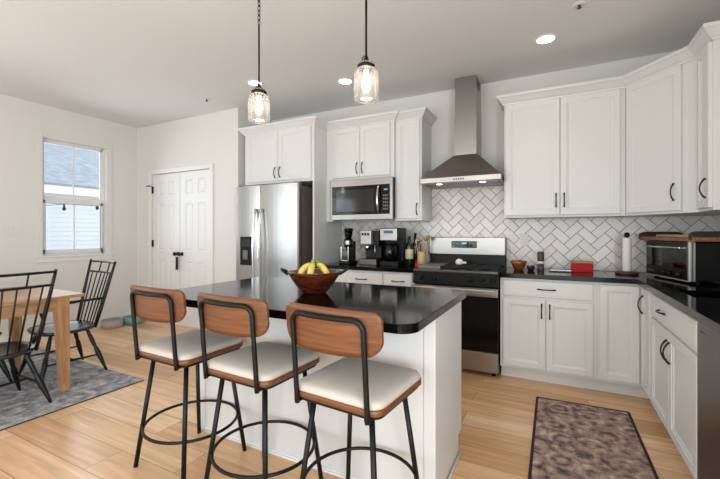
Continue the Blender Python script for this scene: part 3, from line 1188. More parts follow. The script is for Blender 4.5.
obj('oven_handle', b, 'steel', rg)
obj('oven_drawer', G(new(), GX0 + 0.004, GX1 - 0.004, 3.418, 3.455, 0.045, 0.215, 0.004), 'steel', rg)
b = new()
for x in (GX0 + 0.05, GX1 - 0.05):
    for y in (3.50, 3.97):
        tube(b, [(x - gx, y - gy, 0), (x - gx, y - gy, 0.04)], 0.018, 10)
obj('feet', b, 'blackplastic', rg)
bgd = obj('backguard', G(new(), GX0, GX1, 3.955, 4.030, 0.90, 1.205, 0.006), 'blackplastic', rg)
b = new()
G(b, GX0, GX1, 3.925, 3.958, 1.035, 1.212, 0.006)
obj('backguard_panel', b, 'steel', bgd)
obj('display', G(new(), -0.955, -0.70, 3.920, 3.926, 1.105, 1.175, 0.001), 'blackglass', bgd)
b = new()
for k in range(6):
    for j in range(2):
        if k in (2, 3) and j:
            continue
        G(b, -0.94 + k * 0.04, -0.922 + k * 0.04, 3.9185, 3.9205, 1.115 + j * 0.03, 1.12 + j * 0.03)
obj('display_marks', b, 'griddle', bgd)
b = new()
G(b, -0.85, -0.80, 3.9185, 3.9205, 1.143, 1.160)
obj('clock_digits', b, mat('pale_blue_digits', (140, 170, 190), 0.4, emit=0.6), bgd)
# grates, burners, griddle
for x0, x1 in ((-0.935, -0.700), (-0.692, -0.452)):
    b = new()
    for x in (x0, (x0 + x1) / 2, x1):
        G(b, x - 0.006, x + 0.006, 3.475, 3.90, 0.936, 0.948, 0.002)
    for y in (3.48, 3.58, 3.69, 3.80, 3.895):
        G(b, x0 - 0.006, x1 + 0.006, y - 0.006, y + 0.006, 0.936, 0.948, 0.002)
    for x in (x0, x1):
        for y in (3.48, 3.895):
            G(b, x - 0.008, x + 0.008, y - 0.008, y + 0.008, 0.915, 0.94)
    obj('grate', b, 'iron', rg)
for x, y in ((-0.82, 3.58), (-0.82, 3.80), (-0.57, 3.58), (-0.57, 3.80)):
    b = new()
    lathe(b, [(0, 0.915), (0.045, 0.915), (0.045, 0.924), (0.03, 0.93), (0, 0.931)], x - gx, y - gy, 20)
    obj('burner', b, 'iron', rg)
b = new()
G(b, GX0 + 0.03, -0.955, 3.475, 3.90, 0.916, 0.952, 0.005)
obj('griddle', b, 'griddle', rg)
b = new()
lathe(b, [(0, 0), (0.03, 0.002), (0.038, 0.02), (0.03, 0.045), (0.016, 0.055), (0, 0.058)], n=20)
box(b, 0.0, 0.07, -0.012, 0.012, 0.01, 0.03, 0.008)
o = tag(obj('spoon_rest', b, 'white'), 'small white ceramic spoon rest on the range grates', 'spoon rest')
o.location = (-0.83, 3.72, 0.948)

# ------------------------------------------------------------------ coffee corner
def locbox(bm, *a, **k):
    return box(bm, *a, **k)


g = thing('coffee_grinder', 'tall black coffee grinder with clear hopper, leftmost on the counter', 'coffee grinder', (-2.075, 3.74, CT1))
b = new()
box(b, -0.075, 0.075, -0.10, 0.10, 0, 0.03, 0.006)
box(b, -0.055, 0.055, 0.02, 0.09, 0.03, 0.235, 0.006)
obj('base', b, 'blackplastic', g)
obj('head', lathe(new(), [(0, 0.17), (0.05, 0.17), (0.058, 0.19), (0.058, 0.245), (0.045, 0.26), (0, 0.26)], 0, 0.0), 'blackplastic', g)
obj('steel_band', lathe(new(), [(0.0595, 0.20), (0.060, 0.205), (0.060, 0.235), (0.0595, 0.24)], 0, 0), 'steel', g)
obj('hopper', lathe(new(), [(0.035, 0.26), (0.05, 0.30), (0.055, 0.34), (0.053, 0.34), (0.048, 0.30), (0.033, 0.262)], 0, 0), glass_mat('smoky_plastic', (120, 110, 104)), g)
obj('hopper_lid', lathe(new(), [(0, 0.34), (0.058, 0.34), (0.058, 0.362), (0.05, 0.37), (0, 0.372)], 0, 0), 'blackplastic', g)
b = new()
box(b, -0.045, 0.045, -0.085, 0.015, 0.032, 0.14, 0.004)
obj('grounds_bin', b, 'mwglass', g)
b = new()
for x in (-0.052, 0.052):
    box(b, x - 0.005, x + 0.005, -0.092, -0.082, 0.03, 0.18, 0.001)
box(b, -0.057, 0.057, -0.092, -0.082, 0.03, 0.04, 0.001)
obj('steel_bracket', b, 'chrome', g)

g.scale = (0.85, 1.0, 1.07)
e_ = thing('espresso_machine', 'silver espresso machine with black side between grinder and coffee maker', 'espresso machine', (-1.785, 3.76, CT1))
obj('drip_tray', box(new(), -0.11, 0.11, -0.13, 0.12, 0, 0.065, 0.006), 'darksteel', e_)
obj('column', box(new(), -0.10, 0.10, 0.02, 0.12, 0.065, 0.36, 0.006), 'blackplastic', e_)
obj('head', box(new(), -0.10, 0.035, -0.11, 0.06, 0.22, 0.37, 0.008), mat('brushed_silver_plastic', (186, 182, 178), 0.35, metal=0.4), e_)
obj('side_tank', box(new(), 0.037, 0.11, -0.07, 0.12, 0.20, 0.37, 0.006), 'blackplastic', e_)
b = new()
for k in range(3):
    box(b, -0.082 + k * 0.035, -0.058 + k * 0.035, -0.115, -0.108, 0.315, 0.345, 0.002)
obj('button_row', b, 'blackplastic', e_)
b = new()
lathe(b, [(0, 0.16), (0.032, 0.16), (0.034, 0.22), (0, 0.22)], -0.03, -0.06)
tube(b, [(-0.03, -0.085, 0.185), (-0.03, -0.17, 0.165)], [0.009, 0.012], 10)
obj('portafilter', b, 'chrome', e_)
obj('steam_wand', tube(new(), [(0.075, -0.08, 0.23), (0.085, -0.11, 0.20), (0.09, -0.12, 0.09)], 0.005, 8), 'chrome', e_)
obj('cup_rail', tube(new(), [(-0.09, -0.09, 0.37), (-0.09, -0.09, 0.383), (0.09, -0.05, 0.383), (0.09, 0.10, 0.383), (0.09, 0.10, 0.37)], 0.003, 6), 'chrome', e_)

e_.scale = (0.95, 1.0, 1.0)
k_ = thing('coffee_maker', 'black drip coffee maker with steel top panel left of the oil bottles', 'coffee maker', (-1.540, 3.76, CT1))
obj('base', box(new(), -0.125, 0.125, -0.13, 0.13, 0, 0.045, 0.006), 'blackplastic', k_)
obj('tower', box(new(), -0.125, 0.125, 0.03, 0.13, 0.045, 0.38, 0.006), 'blackplastic', k_)
obj('head', box(new(), -0.123, 0.123, -0.13, 0.03, 0.27, 0.38, 0.008), 'blackplastic', k_)
obj('control_panel', box(new(), -0.118, 0.118, -0.136, -0.129, 0.255, 0.375, 0.004), 'steel', k_)
obj('display', box(new(), -0.065, 0.065, -0.139, -0.135, 0.325, 0.355, 0.002), mat('blue_lcd', (60, 80, 120), 0.3, emit=0.2), k_)
b = new()
lathe(b, [(0, 0.047), (0.07, 0.047), (0.086, 0.08), (0.088, 0.15), (0.075, 0.205), (0.066, 0.215), (0.064, 0.213), (0.073, 0.20), (0.085, 0.15), (0.083, 0.082), (0.068, 0.05), (0, 0.05)], -0.01, -0.045)
obj('carafe', b, 'blackglass', k_)
obj('carafe_lid', lathe(new(), [(0, 0.212), (0.067, 0.213), (0.067, 0.228), (0, 0.235)], -0.01, -0.045), 'blackplastic', k_)
obj('carafe_handle', tube(new(), [(0.06, -0.09, 0.205), (0.095, -0.12, 0.20), (0.105, -0.128, 0.15), (0.085, -0.11, 0.10), (0.065, -0.095, 0.10)], 0.008, 8), 'blackplastic', k_)


k_.scale = (0.80, 1.0, 1.04)


def bottle(name, label, cat, x, y, prof, m, labelpart=None, capp=None):
    t = thing(name, label, cat, (x, y, CT1))
    obj('bottle_body', lathe(new(), prof), m, t)
    if labelpart:
        r, z0, z1, mm = labelpart
        obj('bottle_label', lathe(new(), [(r - 0.001, z0), (r, z0 + 0.001), (r, z1 - 0.001), (r - 0.001, z1)]), mm, t)
    if capp:
        r, z0, z1, mm = capp
        obj('cap', lathe(new(), [(0, z0), (r, z0), (r, z1), (0, z1)]), mm, t)
    return t


M['greenglass'] = mat('dark_green_glass', (26, 38, 18), 0.12, spec=0.7)
M['darkglass'] = mat('dark_brown_glass', (24, 20, 18), 0.12, spec=0.7)
M['creamlabel'] = mat('cream_paper_label', (206, 196, 158), 0.7)
bottle('oil_bottle', 'green olive oil bottle with cream label beside the drip coffee maker', 'bottle', -1.372, 3.80,
       [(0, 0), (0.038, 0), (0.041, 0.006), (0.041, 0.19), (0.034, 0.225), (0.017, 0.25), (0.014, 0.29), (0.0, 0.29)], 'greenglass', (0.0418, 0.07, 0.17, 'creamlabel'), (0.016, 0.29, 0.31, 'greenglass'))
bottle('vinegar_bottle', 'slim dark bottle with black cap right of the olive oil bottle', 'bottle', -1.345, 3.91,
       [(0, 0), (0.029, 0), (0.031, 0.006), (0.031, 0.20), (0.025, 0.235), (0.013, 0.26), (0.012, 0.32), (0, 0.32)], 'darkglass', None, (0.015, 0.32, 0.345, 'blackplastic'))
bottle('sauce_bottle', 'short amber bottle with red cap beside the utensil crock', 'bottle', -1.285, 3.88,
       [(0, 0), (0.020, 0), (0.021, 0.005), (0.021, 0.13), (0.012, 0.165), (0.010, 0.19), (0, 0.19)], mat('amber_sauce', (96, 48, 28), 0.2), (0.0215, 0.03, 0.11, mat('tan_paper_label', (170, 140, 110), 0.7)),
       (0.013, 0.19, 0.225, mat('dull_red_cap', (150, 50, 36), 0.4)))
cr = tag(obj('utensil_crock', lathe(new(), [(0, 0), (0.036, 0), (0.040, 0.01), (0.040, 0.145), (0.036, 0.147), (0.035, 0.02), (0, 0.015)]), mat('bamboo_crock', (196, 168, 124), 0.6, var=0.1, vscale=(60, 60, 4))),
         'pale wooden utensil crock left of the range', 'crock')
cr.location = (-1.238, 3.79, CT1)
for nm, lb, ct_, dx, dy, lean, L_, mm, head in (
        ('wooden_spoon', 'wooden spoon leaning right in the utensil crock', 'spoon', 0.004, 0.0, (0.035, 0.01), 0.29, mat('spoon_beech', (176, 128, 84), 0.6), 'spoon'),
        ('steel_ladle', 'grey steel ladle standing in the utensil crock', 'ladle', -0.012, 0.012, (-0.02, 0.0), 0.27, 'steel', 'spoon'),
        ('wooden_spatula', 'flat wooden spatula at the back of the utensil crock', 'spatula', 0.012, 0.014, (0.05, 0.02), 0.30, mat('spatula_olive_wood', (150, 112, 62), 0.6), 'flat'),
        ('whisk', 'pale handled whisk at the left of the utensil crock', 'whisk', -0.015, -0.008, (-0.035, 0.0), 0.26, mat('pale_wood_handle', (200, 180, 150), 0.5), 'round')):
    b = new()
    p0 = Vector((dx, dy, 0.0))
    p1 = Vector((dx + lean[0], dy + lean[1], L_ - 0.05))
    p2 = Vector((dx + lean[0] * 1.15, dy + lean[1] * 1.15, L_))
    tube(b, [p0, p0.lerp(p1, 0.5), p1], 0.0045, 8)
    if head == 'spoon':
        tube(b, [p1, p1.lerp(p2, 0.35), p1.lerp(p2, 0.7), p2], [0.005, 0.017, 0.019, 0.006], 10)
    elif head == 'flat':
        box(b, p1.x - 0.018, p1.x + 0.022, p1.y - 0.003, p1.y + 0.003, p1.z - 0.004, p2.z, 0.002)
    else:
        tube(b, [p1, p1.lerp(p2, 0.5), p2], [0.005, 0.012, 0.004], 10)
    o = tag(obj(nm, b, mm), lb, ct_)
    o.location = (-1.238, 3.79, CT1 + 0.018)
b = new()
prism(b, [(-0.03, -0.02), (0.03, -0.02), (0.036, 0.02), (-0.036, 0.02)], 0, 0.04, 0.004)
tube(b, [(-0.024, 0, 0.038), (-0.02, 0, 0.075), (-0.008, 0, 0.085)], [0.01, 0.008, 0.006], 8)
o = tag(obj('red_tool', b, mat('red_silicone', (176, 44, 38), 0.5)), 'small red silicone holder in front of the utensil crock', 'spoon holder')
o.location = (-1.231, 3.66, CT1)
o.scale = (0.8, 0.8, 0.8)

# outlets
def outlet(name, loc, rz, label, gang=1, m='white'):
    t = thing(name, label, 'outlet' if gang == 1 else 'switch plate', loc, rz)
    w_ = 0.035 * gang + 0.003
    obj('cover_plate', box(new(), -w_, w_, -0.006, 0, -0.058, 0.058, 0.003), m, t)
    b = new()
    for k in range(gang):
        x = (k - (gang - 1) / 2) * 0.046
        box(b, x - 0.016, x + 0.016, -0.008, -0.005, -0.034, 0.034, 0.002)
    obj('socket' if gang == 1 else 'rocker', b, m, t)


outlet('wall_outlet', (-0.268, YB - 0.009, 1.19), 0, 'white outlet plate on the tiled backsplash right of the range', m=mat('outlet_ivory', (218, 214, 208), 0.4))
outlet('light_switch', (XL, 1.98, 1.285), PI / 2, 'faint wide white switch plate on the left wall beside the window', gang=3, m='wall')

# ------------------------------------------------------------------ right counter things
M['amber'] = mat('amber_bowl_glaze', (128, 68, 26), 0.2, coat=0.3, var=0.25, vscale=(60, 60, 160))
o = tag(obj('small_bowl', lathe(new(), [(0, 0), (0.035, 0), (0.04, 0.006), (0.062, 0.05), (0.074, 0.082), (0.071, 0.084), (0.058, 0.052), (0.036, 0.012), (0, 0.01)]), 'amber'),
        'amber brown bowl on the counter next to the range', 'bowl')
o.location = (-0.300, 3.80, CT1)
o = tag(obj('dark_bowl', lathe(new(), [(0, 0), (0.022, 0), (0.026, 0.004), (0.034, 0.032), (0.036, 0.045), (0.033, 0.045), (0.028, 0.02), (0, 0.012)]), mat('navy_glaze', (34, 36, 46), 0.25)),
        'tiny dark blue bowl between the amber bowl and pepper mill', 'bowl')
o.location = (-0.195, 3.77, CT1)
pm = thing('pepper_mill', 'grey brown pepper mill with white band on the right counter', 'pepper mill', (-0.115, 3.82, CT1))
M['mill'] = mat('walnut_mill', (74, 60, 54), 0.45)
obj('mill_base', lathe(new(), [(0, 0), (0.027, 0), (0.028, 0.004), (0.026, 0.062), (0, 0.062)]), 'mill', pm)
obj('mill_band', lathe(new(), [(0, 0.062), (0.0265, 0.062), (0.0265, 0.085), (0, 0.085)]), 'white', pm)
obj('mill_top', lathe(new(), [(0, 0.085), (0.026, 0.085), (0.028, 0.10), (0.028, 0.165), (0.024, 0.172), (0, 0.174)]), 'mill', pm)
b = new()
box(b, -0.09, 0.09, -0.06, 0.06, 0, 0.010, 0.004)
o = tag(obj('trivet', b, mat('dark_glass_trivet', (52, 50, 50), 0.15)), 'flat dark trivet lying between pepper mill and red box', 'trivet')
o.location = (0.045, 3.80, CT1)
b = new()
box(b, -0.082, 0.082, -0.0065, 0.0065, 0.010, 0.016, 0.002)
o = tag(obj('table_knife', b, 'chrome'), 'bright metal knife lying on the flat dark trivet', 'knife')
o.location = (0.045, 3.79, CT1)
rb = thing('recipe_box', 'bright red box with tan lid on the right counter', 'box', (0.212, 3.86, CT1))
obj('box_body', box(new(), -0.083, 0.083, -0.05, 0.05, 0, 0.078, 0.003), mat('red_painted_tin', (176, 8, 18), 0.5, spec=0.25), rb)
obj('box_lid', box(new(), -0.086, 0.086, -0.053, 0.053, 0.078, 0.092, 0.003), mat('tan_wood_lid', (176, 132, 96), 0.5), rb)
pt = thing('paper_towel_holder', 'slim paper towel roll on a round dark wooden stand', 'paper towel holder', (0.532, 3.80, CT1))
M['walnut'] = wood_mat('dark_walnut', (66, 38, 28), (98, 58, 42), 0.4, grain=(20, 20, 20))
obj('stand_base', lathe(new(), [(0, 0), (0.078, 0), (0.082, 0.005), (0.082, 0.018), (0.07, 0.024), (0, 0.024)]), 'walnut', pt)
obj('pole', lathe(new(), [(0, 0.02), (0.008, 0.02), (0.008, 0.31), (0, 0.31)], n=12), 'walnut', pt)
obj('knob', lathe(new(), [(0, 0.305), (0.012, 0.308), (0.02, 0.32), (0.021, 0.33), (0.015, 0.343), (0, 0.348)]), 'blackplastic', pt)
obj('paper_roll', lathe(new(), [(0.012, 0.026), (0.030, 0.026), (0.032, 0.03), (0.032, 0.298), (0.030, 0.302), (0.012, 0.302)]), 'paper', pt)

# toaster oven, front faces the room diagonally
tp = Vector((0.652, 3.775))
dirx = Vector((0.262, -0.965))
ta = math.atan2(dirx.y, dirx.x)
to = thing('toaster_oven', 'large black countertop toaster oven in the corner of the right counter', 'toaster oven', (tp.x, tp.y, CT1), ta)
TL, TD, TH = 0.560, 0.33, 0.282
b = new()
box(b, 0.004, TL - 0.02, 0.022, TD, 0.018, TH, 0.006)
obj('case', b, 'blackplastic', to)
obj('front_frame', box(new(), 0.0, TL, 0.006, 0.024, 0.016, TH, 0.004), 'blackplastic', to)
b = new()
box(b, TL - 0.022, TL, -0.002, 0.034, 0.016, TH + 0.002, 0.004)
box(b, 0.02, TL - 0.02, 0.0, 0.01, 0.012, 0.020, 0.002)
obj('silver_edge', b, mat('satin_silver_trim', (190, 188, 186), 0.4, metal=0.5), to)
obj('door_glass', box(new(), 0.015, TL - 0.035, 0.0, 0.008, 0.095, 0.255, 0.002), 'blackglass', to)
b = new()
box(b, 0.02, TL - 0.06, -0.032, -0.014, 0.232, 0.246, 0.005)
for x in (0.03, TL - 0.075):
    box(b, x, x + 0.012, -0.018, 0.002, 0.234, 0.244, 0.001)
obj('door_handle', b, 'chrome', to)
b = new()
for k in range(9):
    box(b, 0.05, TL - 0.07, -0.0015, 0.0005, 0.125 + k * 0.0, 0.128 + k * 0.0)
obj('rack_line', b, 'darksteel', to)
for x in (0.26, 0.33, 0.44):
    obj('knob', lathe(new(), [(0, 0), (0.020, 0), (0.018, 0.02), (0, 0.021)], n=20, mtx=Matrix.Translation((x, 0.006, 0.052)) @ Matrix.Rotation(PI / 2, 4, 'X')), 'blackplastic', to)
obj('badge', box(new(), 0.03, 0.115, 0.003, 0.007, 0.045, 0.058), 'griddle', to)
b = new()
for x in (0.03, TL - 0.06):
    for y in (0.05, TD - 0.05):
        box(b, x, x + 0.025, y, y + 0.025, 0, 0.02)
obj('feet', b, 'blackplastic', to)
ty = thing('serving_tray', 'wooden serving tray with dark raised ends on the toaster oven', 'tray', (tp.x, tp.y, CT1 + TH + 0.002), ta)
M['traywood'] = wood_mat('tray_wood', (112, 72, 48), (150, 102, 70), 0.5, grain=(6, 40, 40))
obj('tray_base', box(new(), -0.10, TL + 0.03, 0.0, 0.30, 0.0, 0.030, 0.004), 'traywood', ty)
for x in (-0.10, TL - 0.01):
    b = new()
    pl = [(0.0, 0.012), (0.30, 0.012)] + [(0.15 + 0.15 * math.cos(a) * (1 if abs(math.cos(a)) < 0.9 else 1), 0.044 + 0.024 * min(1, 1.6 * math.sin(a))) for a in [PI * i / 14 for i in range(15)]]
    prism(b, pl, 0, 0.04, 0, mtx=Matrix(((0, 0, 1, x - 0.006), (1, 0, 0, 0), (0, 1, 0, 0), (0, 0, 0, 1))))
    obj('tray_end', b, mat('charred_wood_end', (44, 36, 32), 0.5), ty)
b = new()
prism(b, rrect(0.035, TL - 0.06, 0.05, 0.25, (0.02,) * 4), 0, 0.016, 0.003)
o = tag(obj('cutting_board', b, wood_mat('pale_maple', (176, 136, 100), (204, 168, 132), 0.5, grain=(6, 40, 40))), 'pale wooden cutting board lying in the serving tray', 'cutting board')
o.location = (tp.x, tp.y, CT1 + TH + 0.032)
o.rotation_euler = (0, 0, ta)

# ------------------------------------------------------------------ fruit bowl with bananas
fb = thing('fruit_bowl', 'dark wooden fruit bowl with black metal handles on the island', 'bowl', (-1.225, 1.805, 0.914))
M['bowlwood'] = wood_mat('acacia_bowl', (58, 22, 12), (112, 50, 26), 0.25, grain=(14, 14, 60), coat=0.4)
obj('bowl_body', lathe(new(), [(0, 0), (0.062, 0), (0.068, 0.004), (0.105, 0.045), (0.135, 0.09), (0.150, 0.118), (0.151, 0.123), (0.144, 0.123), (0.128, 0.092), (0.098, 0.05), (0.06, 0.016), (0, 0.013)], n=40), 'bowlwood', fb)
for a in (math.radians(207), math.radians(27)):
    b = new()
    pts = []
    for i in range(9):
        t = i / 8
        w_ = (t - 0.5) * 0.085
        out = 0.146 + 0.042 * math.sin(PI * t) ** 0.7
        z = 0.108 + 0.026 * math.sin(PI * t) ** 0.7
        pts.append((math.cos(a) * out - math.sin(a) * w_, math.sin(a) * out + math.cos(a) * w_, z))
    tube(b, pts, 0.0065, 8)
    obj('handle', b, 'black', fb)
M['banana'] = mat('banana_peel', (212, 190, 92), 0.45, var=0.15, vscale=(30, 30, 30))
M['bananatip'] = mat('green_banana_tip', (120, 140, 50), 0.5)
for i, (rz_, dxb, dyb, lb) in enumerate(((-1.2, 0.006, -0.020, 'front right banana of the bunch in the fruit bowl'), (-0.2, 0.010, 0.016, 'back right banana of the bunch in the fruit bowl'),
                                       (-2.1, -0.014, 0.0, 'left banana of the bunch in the fruit bowl'))):
    t = thing('banana', lb, 'banana', (-1.222 + dxb, 1.80 + dyb, 0.914), rz_, 'bananas in the fruit bowl')
    b = new()
    pts, rad = [], []
    for k in range(11):
        q = k / 10
        a = q * 1.75
        pts.append((0.078 * math.sin(a), 0.0, 0.158 - 0.092 * (1 - math.cos(a)) * 0.85))
        rad.append(0.019 * (0.45 + 0.55 * math.sin(PI * min(1, q * 0.9 + 0.1)) ** 0.5))
    tube(b, pts, rad, 10)
    obj('peel', b, 'banana', t)
    b = new()
    tube(b, [(0.002, 0.0, 0.157), (-0.003, 0.0, 0.176), (-0.004, 0, 0.190)], [0.0125, 0.011, 0.008], 8)
    obj('stem', b, 'bananatip', t)
o = tag(obj('onion', lathe(new(), [(0, 0), (0.02, 0.003), (0.036, 0.02), (0.037, 0.038), (0.02, 0.058), (0.006, 0.066), (0, 0.07)], n=20), mat('onion_skin', (158, 92, 58), 0.45)),
        'brown onion at the left side of the fruit bowl', 'onion')
o.location = (-1.303, 1.785, 0.914 + 0.030)

# ------------------------------------------------------------------ bar stools
def round_pad(bm, hw, hd, r, prof, n=7):
    """prof: list (inset,z) from bottom edge to the centre"""
    prev = None
    for ins, z in prof:
        rr_ = max(0.01, r - ins * 0.3)
        pl = rrect(-hw + ins, hw - ins, -hd + ins, hd - ins, (rr_,) * 4, n)
        cur = [bm.verts.new((x, y, z)) for x, y in pl]
        if prev:
            for k in range(len(cur)):
                f = bm.faces.new([prev[k], prev[(k + 1) % len(cur)], cur[(k + 1) % len(cur)], cur[k]])
                f.smooth = True
        else:
            bm.faces.new(cur[::-1])
        prev = cur
    f = bm.faces.new(prev)
    f.smooth = True


def make_stool():
    t = thing('bar_stool', 'x', 'bar stool', (0, 0, 0))
    sw = 0.0
    b = new()
    round_pad(b, 0.205, 0.205, 0.05, [(0.004, 0.604), (0.0, 0.607), (0.0, 0.627), (0.003, 0.629)])
    obj('seat_base', b, 'stoolwood', t)
    b = new()
    round_pad(b, 0.201, 0.201, 0.05, [(0.0, 0.629), (-0.001, 0.634), (0.001, 0.645), (0.006, 0.653), (0.02, 0.659), (0.05, 0.663), (0.10, 0.665)])
    obj('seat_cushion', b, 'cushion', t)
    # plywood backrest, bent round the sitter
    b = new()
    nx, nz = 44, 8
    hw = 0.220
    th = 0.012

    def yb_(x):
        return -0.222 + 0.75 * x * x

    def corner(x, r):
        q = max(0.0, abs(x) - (hw - r))
        return r - math.sqrt(max(0.0, r * r - q * q))

    def zt(x):
        return 0.983 - 0.10 * x * x - corner(x, 0.032)

    def zb(x):
        return 0.811 + 0.30 * x * x + corner(x, 0.058)
    F, B = [], []
    for i in range(nx + 1):
        x = hw * math.sin((i / nx - 0.5) * PI) * 0.9999
        cf, cb_ = [], []
        for j in range(nz + 1):
            z = zb(x) + (zt(x) - zb(x)) * j / nz
            lean = -(z - 0.62) * 0.085
            cf.append(b.verts.new((x, yb_(x) + th + lean, z)))
            cb_.append(b.verts.new((x, yb_(x) + lean, z)))
        F.append(cf)
        B.append(cb_)
    for i in range(nx):
        for j in range(nz):
            for G_, rev in ((F, 0), (B, 1)):
                q = [G_[i][j], G_[i][j + 1], G_[i + 1][j + 1], G_[i + 1][j]]
                f = b.faces.new(q[::-1] if rev else q)
                f.smooth = True
        for j in (0, nz):
            b.faces.new([F[i][j], F[i + 1][j], B[i + 1][j], B[i][j]])
    for i in (0, nx):
        for j in range(nz):
            b.faces.new([F[i][j], F[i][j + 1], B[i][j + 1], B[i][j]])
    bmesh.ops.recalc_face_normals(b, faces=b.faces)
    obj('backrest', b, 'stoolwood', t)
    # rear tube frame
    b = new()
    tw = 0.162
    pts = []

    def fy(x, z):
        return yb_(x) - (z - 0.62) * 0.085 - 0.0100
    for z in (0.585, 0.62, 0.70, 0.78, 0.86, 0.91):
        pts.append((-tw, fy(tw, z), z))
    for k in range(1, 6):
        a = PI - k / 5 * PI / 2
        x = -tw + 0.04 + 0.04 * math.cos(a)
        z = 0.91 + 0.04 * math.sin(a)
        pts.append((x, fy(x, z), z))
    for k in range(1, 8):
        x = -tw + 0.04 + (2 * tw - 0.08) * k / 8
        pts.append((x, fy(x, 0.95), 0.95))
    left = [p for p in pts if p[0] < -0.117]
    pts += [(-x, y, z) for x, y, z in left[::-1]]
    tube(b, pts, 0.0105, 10)
    for s in (-1, 1):
        box(b, s * tw - 0.012, s * tw + 0.012, -0.215, -0.15, 0.590, 0.604, 0.002)
    obj('back_frame', b, 'black', t)
    # under-seat plate and base
    b = new()
    round_pad(b, 0.193, 0.193, 0.045, [(0.004, 0.588), (0.0, 0.591), (0.0, 0.604)])
    obj('seat_frame', b, 'black', t)
    b = new()
    box(b, -0.15, 0.15, -0.15, 0.15, 0.585, 0.604, 0.004)
    box(b, -0.12, 0.12, -0.12, 0.12, 0.565, 0.588, 0.004)
    obj('swivel_plate', b, 'black', t)
    for sx in (-1, 1):
        for sy in (-1, 1):
            b = new()
            tube(b, [(sx * 0.198, sy * 0.198, 0.0), (sx * 0.135, sy * 0.135, 0.58)], 0.0115, 10)
            obj('leg', b, 'black', t)
    b = new()
    R_ = 0.198 * math.sqrt(2) - (0.063 * math.sqrt(2)) * 0.22 / 0.58 - 0.006
    tube(b, [(R_ * math.cos(2 * PI * k / 40), R_ * math.sin(2 * PI * k / 40), 0.215) for k in range(40)], 0.008, 8, closed=True)
    obj('foot_ring', b, 'black', t)
    return t


st = make_stool()
spots = [(-1.800, 1.448, -2, 'wood-backed bar stool with cream seat, farthest left at the island'),
         (-1.262, 1.430, -3, 'wood-backed bar stool with cream seat, middle one at the island'),
         (-0.727, 1.412, -5, 'wood-backed bar stool with cream seat, nearest to the camera on the right')]
for i, (x, y, a, lb) in enumerate(spots):
    o = st if i == 0 else dup(st)
    o.location = (x, y, 0)
    o.rotation_euler = (0, 0, math.radians(a))
    o['label'] = lb
    o['group'] = 'bar stools along the island'

# ------------------------------------------------------------------ dining set
b = new()
prism(b, [(-5.30, -0.45), (-3.155, -0.45), (-3.115, 2.02), (-5.20, 2.06)], 0, 0.008, 0.002)
dr = tag(obj('dining_rug', b, 'diningrug'), 'large faded grey rug under the dining table', 'rug')
b = new()
for p, q in (((-3.155, -0.45), (-3.115, 2.02)), ((-3.115, 2.02), (-5.20, 2.06))):
    tube(b, [(*p, 0.004), (*q, 0.004)], 0.004, 6)
obj('rug_binding', b, 'rugedge', dr)
RT = 0.008
tb = thing('dining_table', 'natural oak dining table with square tapered legs on the left', 'dining table', (-3.44, 1.735, RT), math.radians(-2.5))
TWD, TLN = 1.0, 1.75
obj('tabletop', box(new(), -TWD, 0, -TLN, 0, 0.728, 0.752, 0.003), 'table', tb)
b = new()
for q in ((-TWD + 0.06, -0.06, -0.125, -0.102), (-TWD + 0.06, -0.06, -TLN + 0.062, -TLN + 0.085), (-0.055, -0.032, -TLN + 0.07, -0.13), (-TWD + 0.032, -TWD + 0.055, -TLN + 0.07, -0.13)):
    box(b, *q, 0.635, 0.728, 0.001)
obj('apron', b, 'table', tb)
for sx, sy in ((-0.018, -0.100), (-TWD + 0.018, -0.100), (-0.05, -TLN + 0.05), (-TWD + 0.05, -TLN + 0.05)):
    b = new()
    ax = 1 if sx > -0.5 else -1
    ay = 1 if sy > -0.5 else -1
    top = [(sx, sy), (sx - ax * 0.088, sy), (sx - ax * 0.088, sy - ay * 0.088), (sx, sy - ay * 0.088)]
    bx, by = sx + ax * 0.012, sy + ay * 0.0
    bot = [(bx, by), (bx - ax * 0.060, by), (bx - ax * 0.060, by - ay * 0.060), (bx, by - ay * 0.060)]
    vt = [b.verts.new((*p, 0.728)) for p in top]
    vb = [b.verts.new((*p, 0.0)) for p in bot]
    b.faces.new(vt)
    b.faces.new(vb[::-1])
    for k in range(4):
        b.faces.new([vb[k], vb[(k + 1) % 4], vt[(k + 1) % 4], vt[k]])
    bmesh.ops.recalc_face_normals(b, faces=b.faces)
    bmesh.ops.bevel(b, geom=[e for e in b.edges if abs(e.verts[0].co.z - e.verts[1].co.z) > 0.3], offset=0.004, segments=2, affect='EDGES')
    obj('leg', b, 'tableleg', tb)


def turned(bm, p0, p1):
    """turned windsor leg, thick bulge towards the floor third, p0 floor, p1 seat"""
    p0, p1 = Vector(p0), Vector(p1)
    prof = [(0, 0.010), (0.1, 0.012), (0.3, 0.019), (0.42, 0.0215), (0.52, 0.018), (0.56, 0.013), (0.6, 0.016), (0.75, 0.018), (0.9, 0.014), (1.0, 0.012)]
    tube(bm, [p0.lerp(p1, t) for t, _ in prof], [r for _, r in prof], 10)


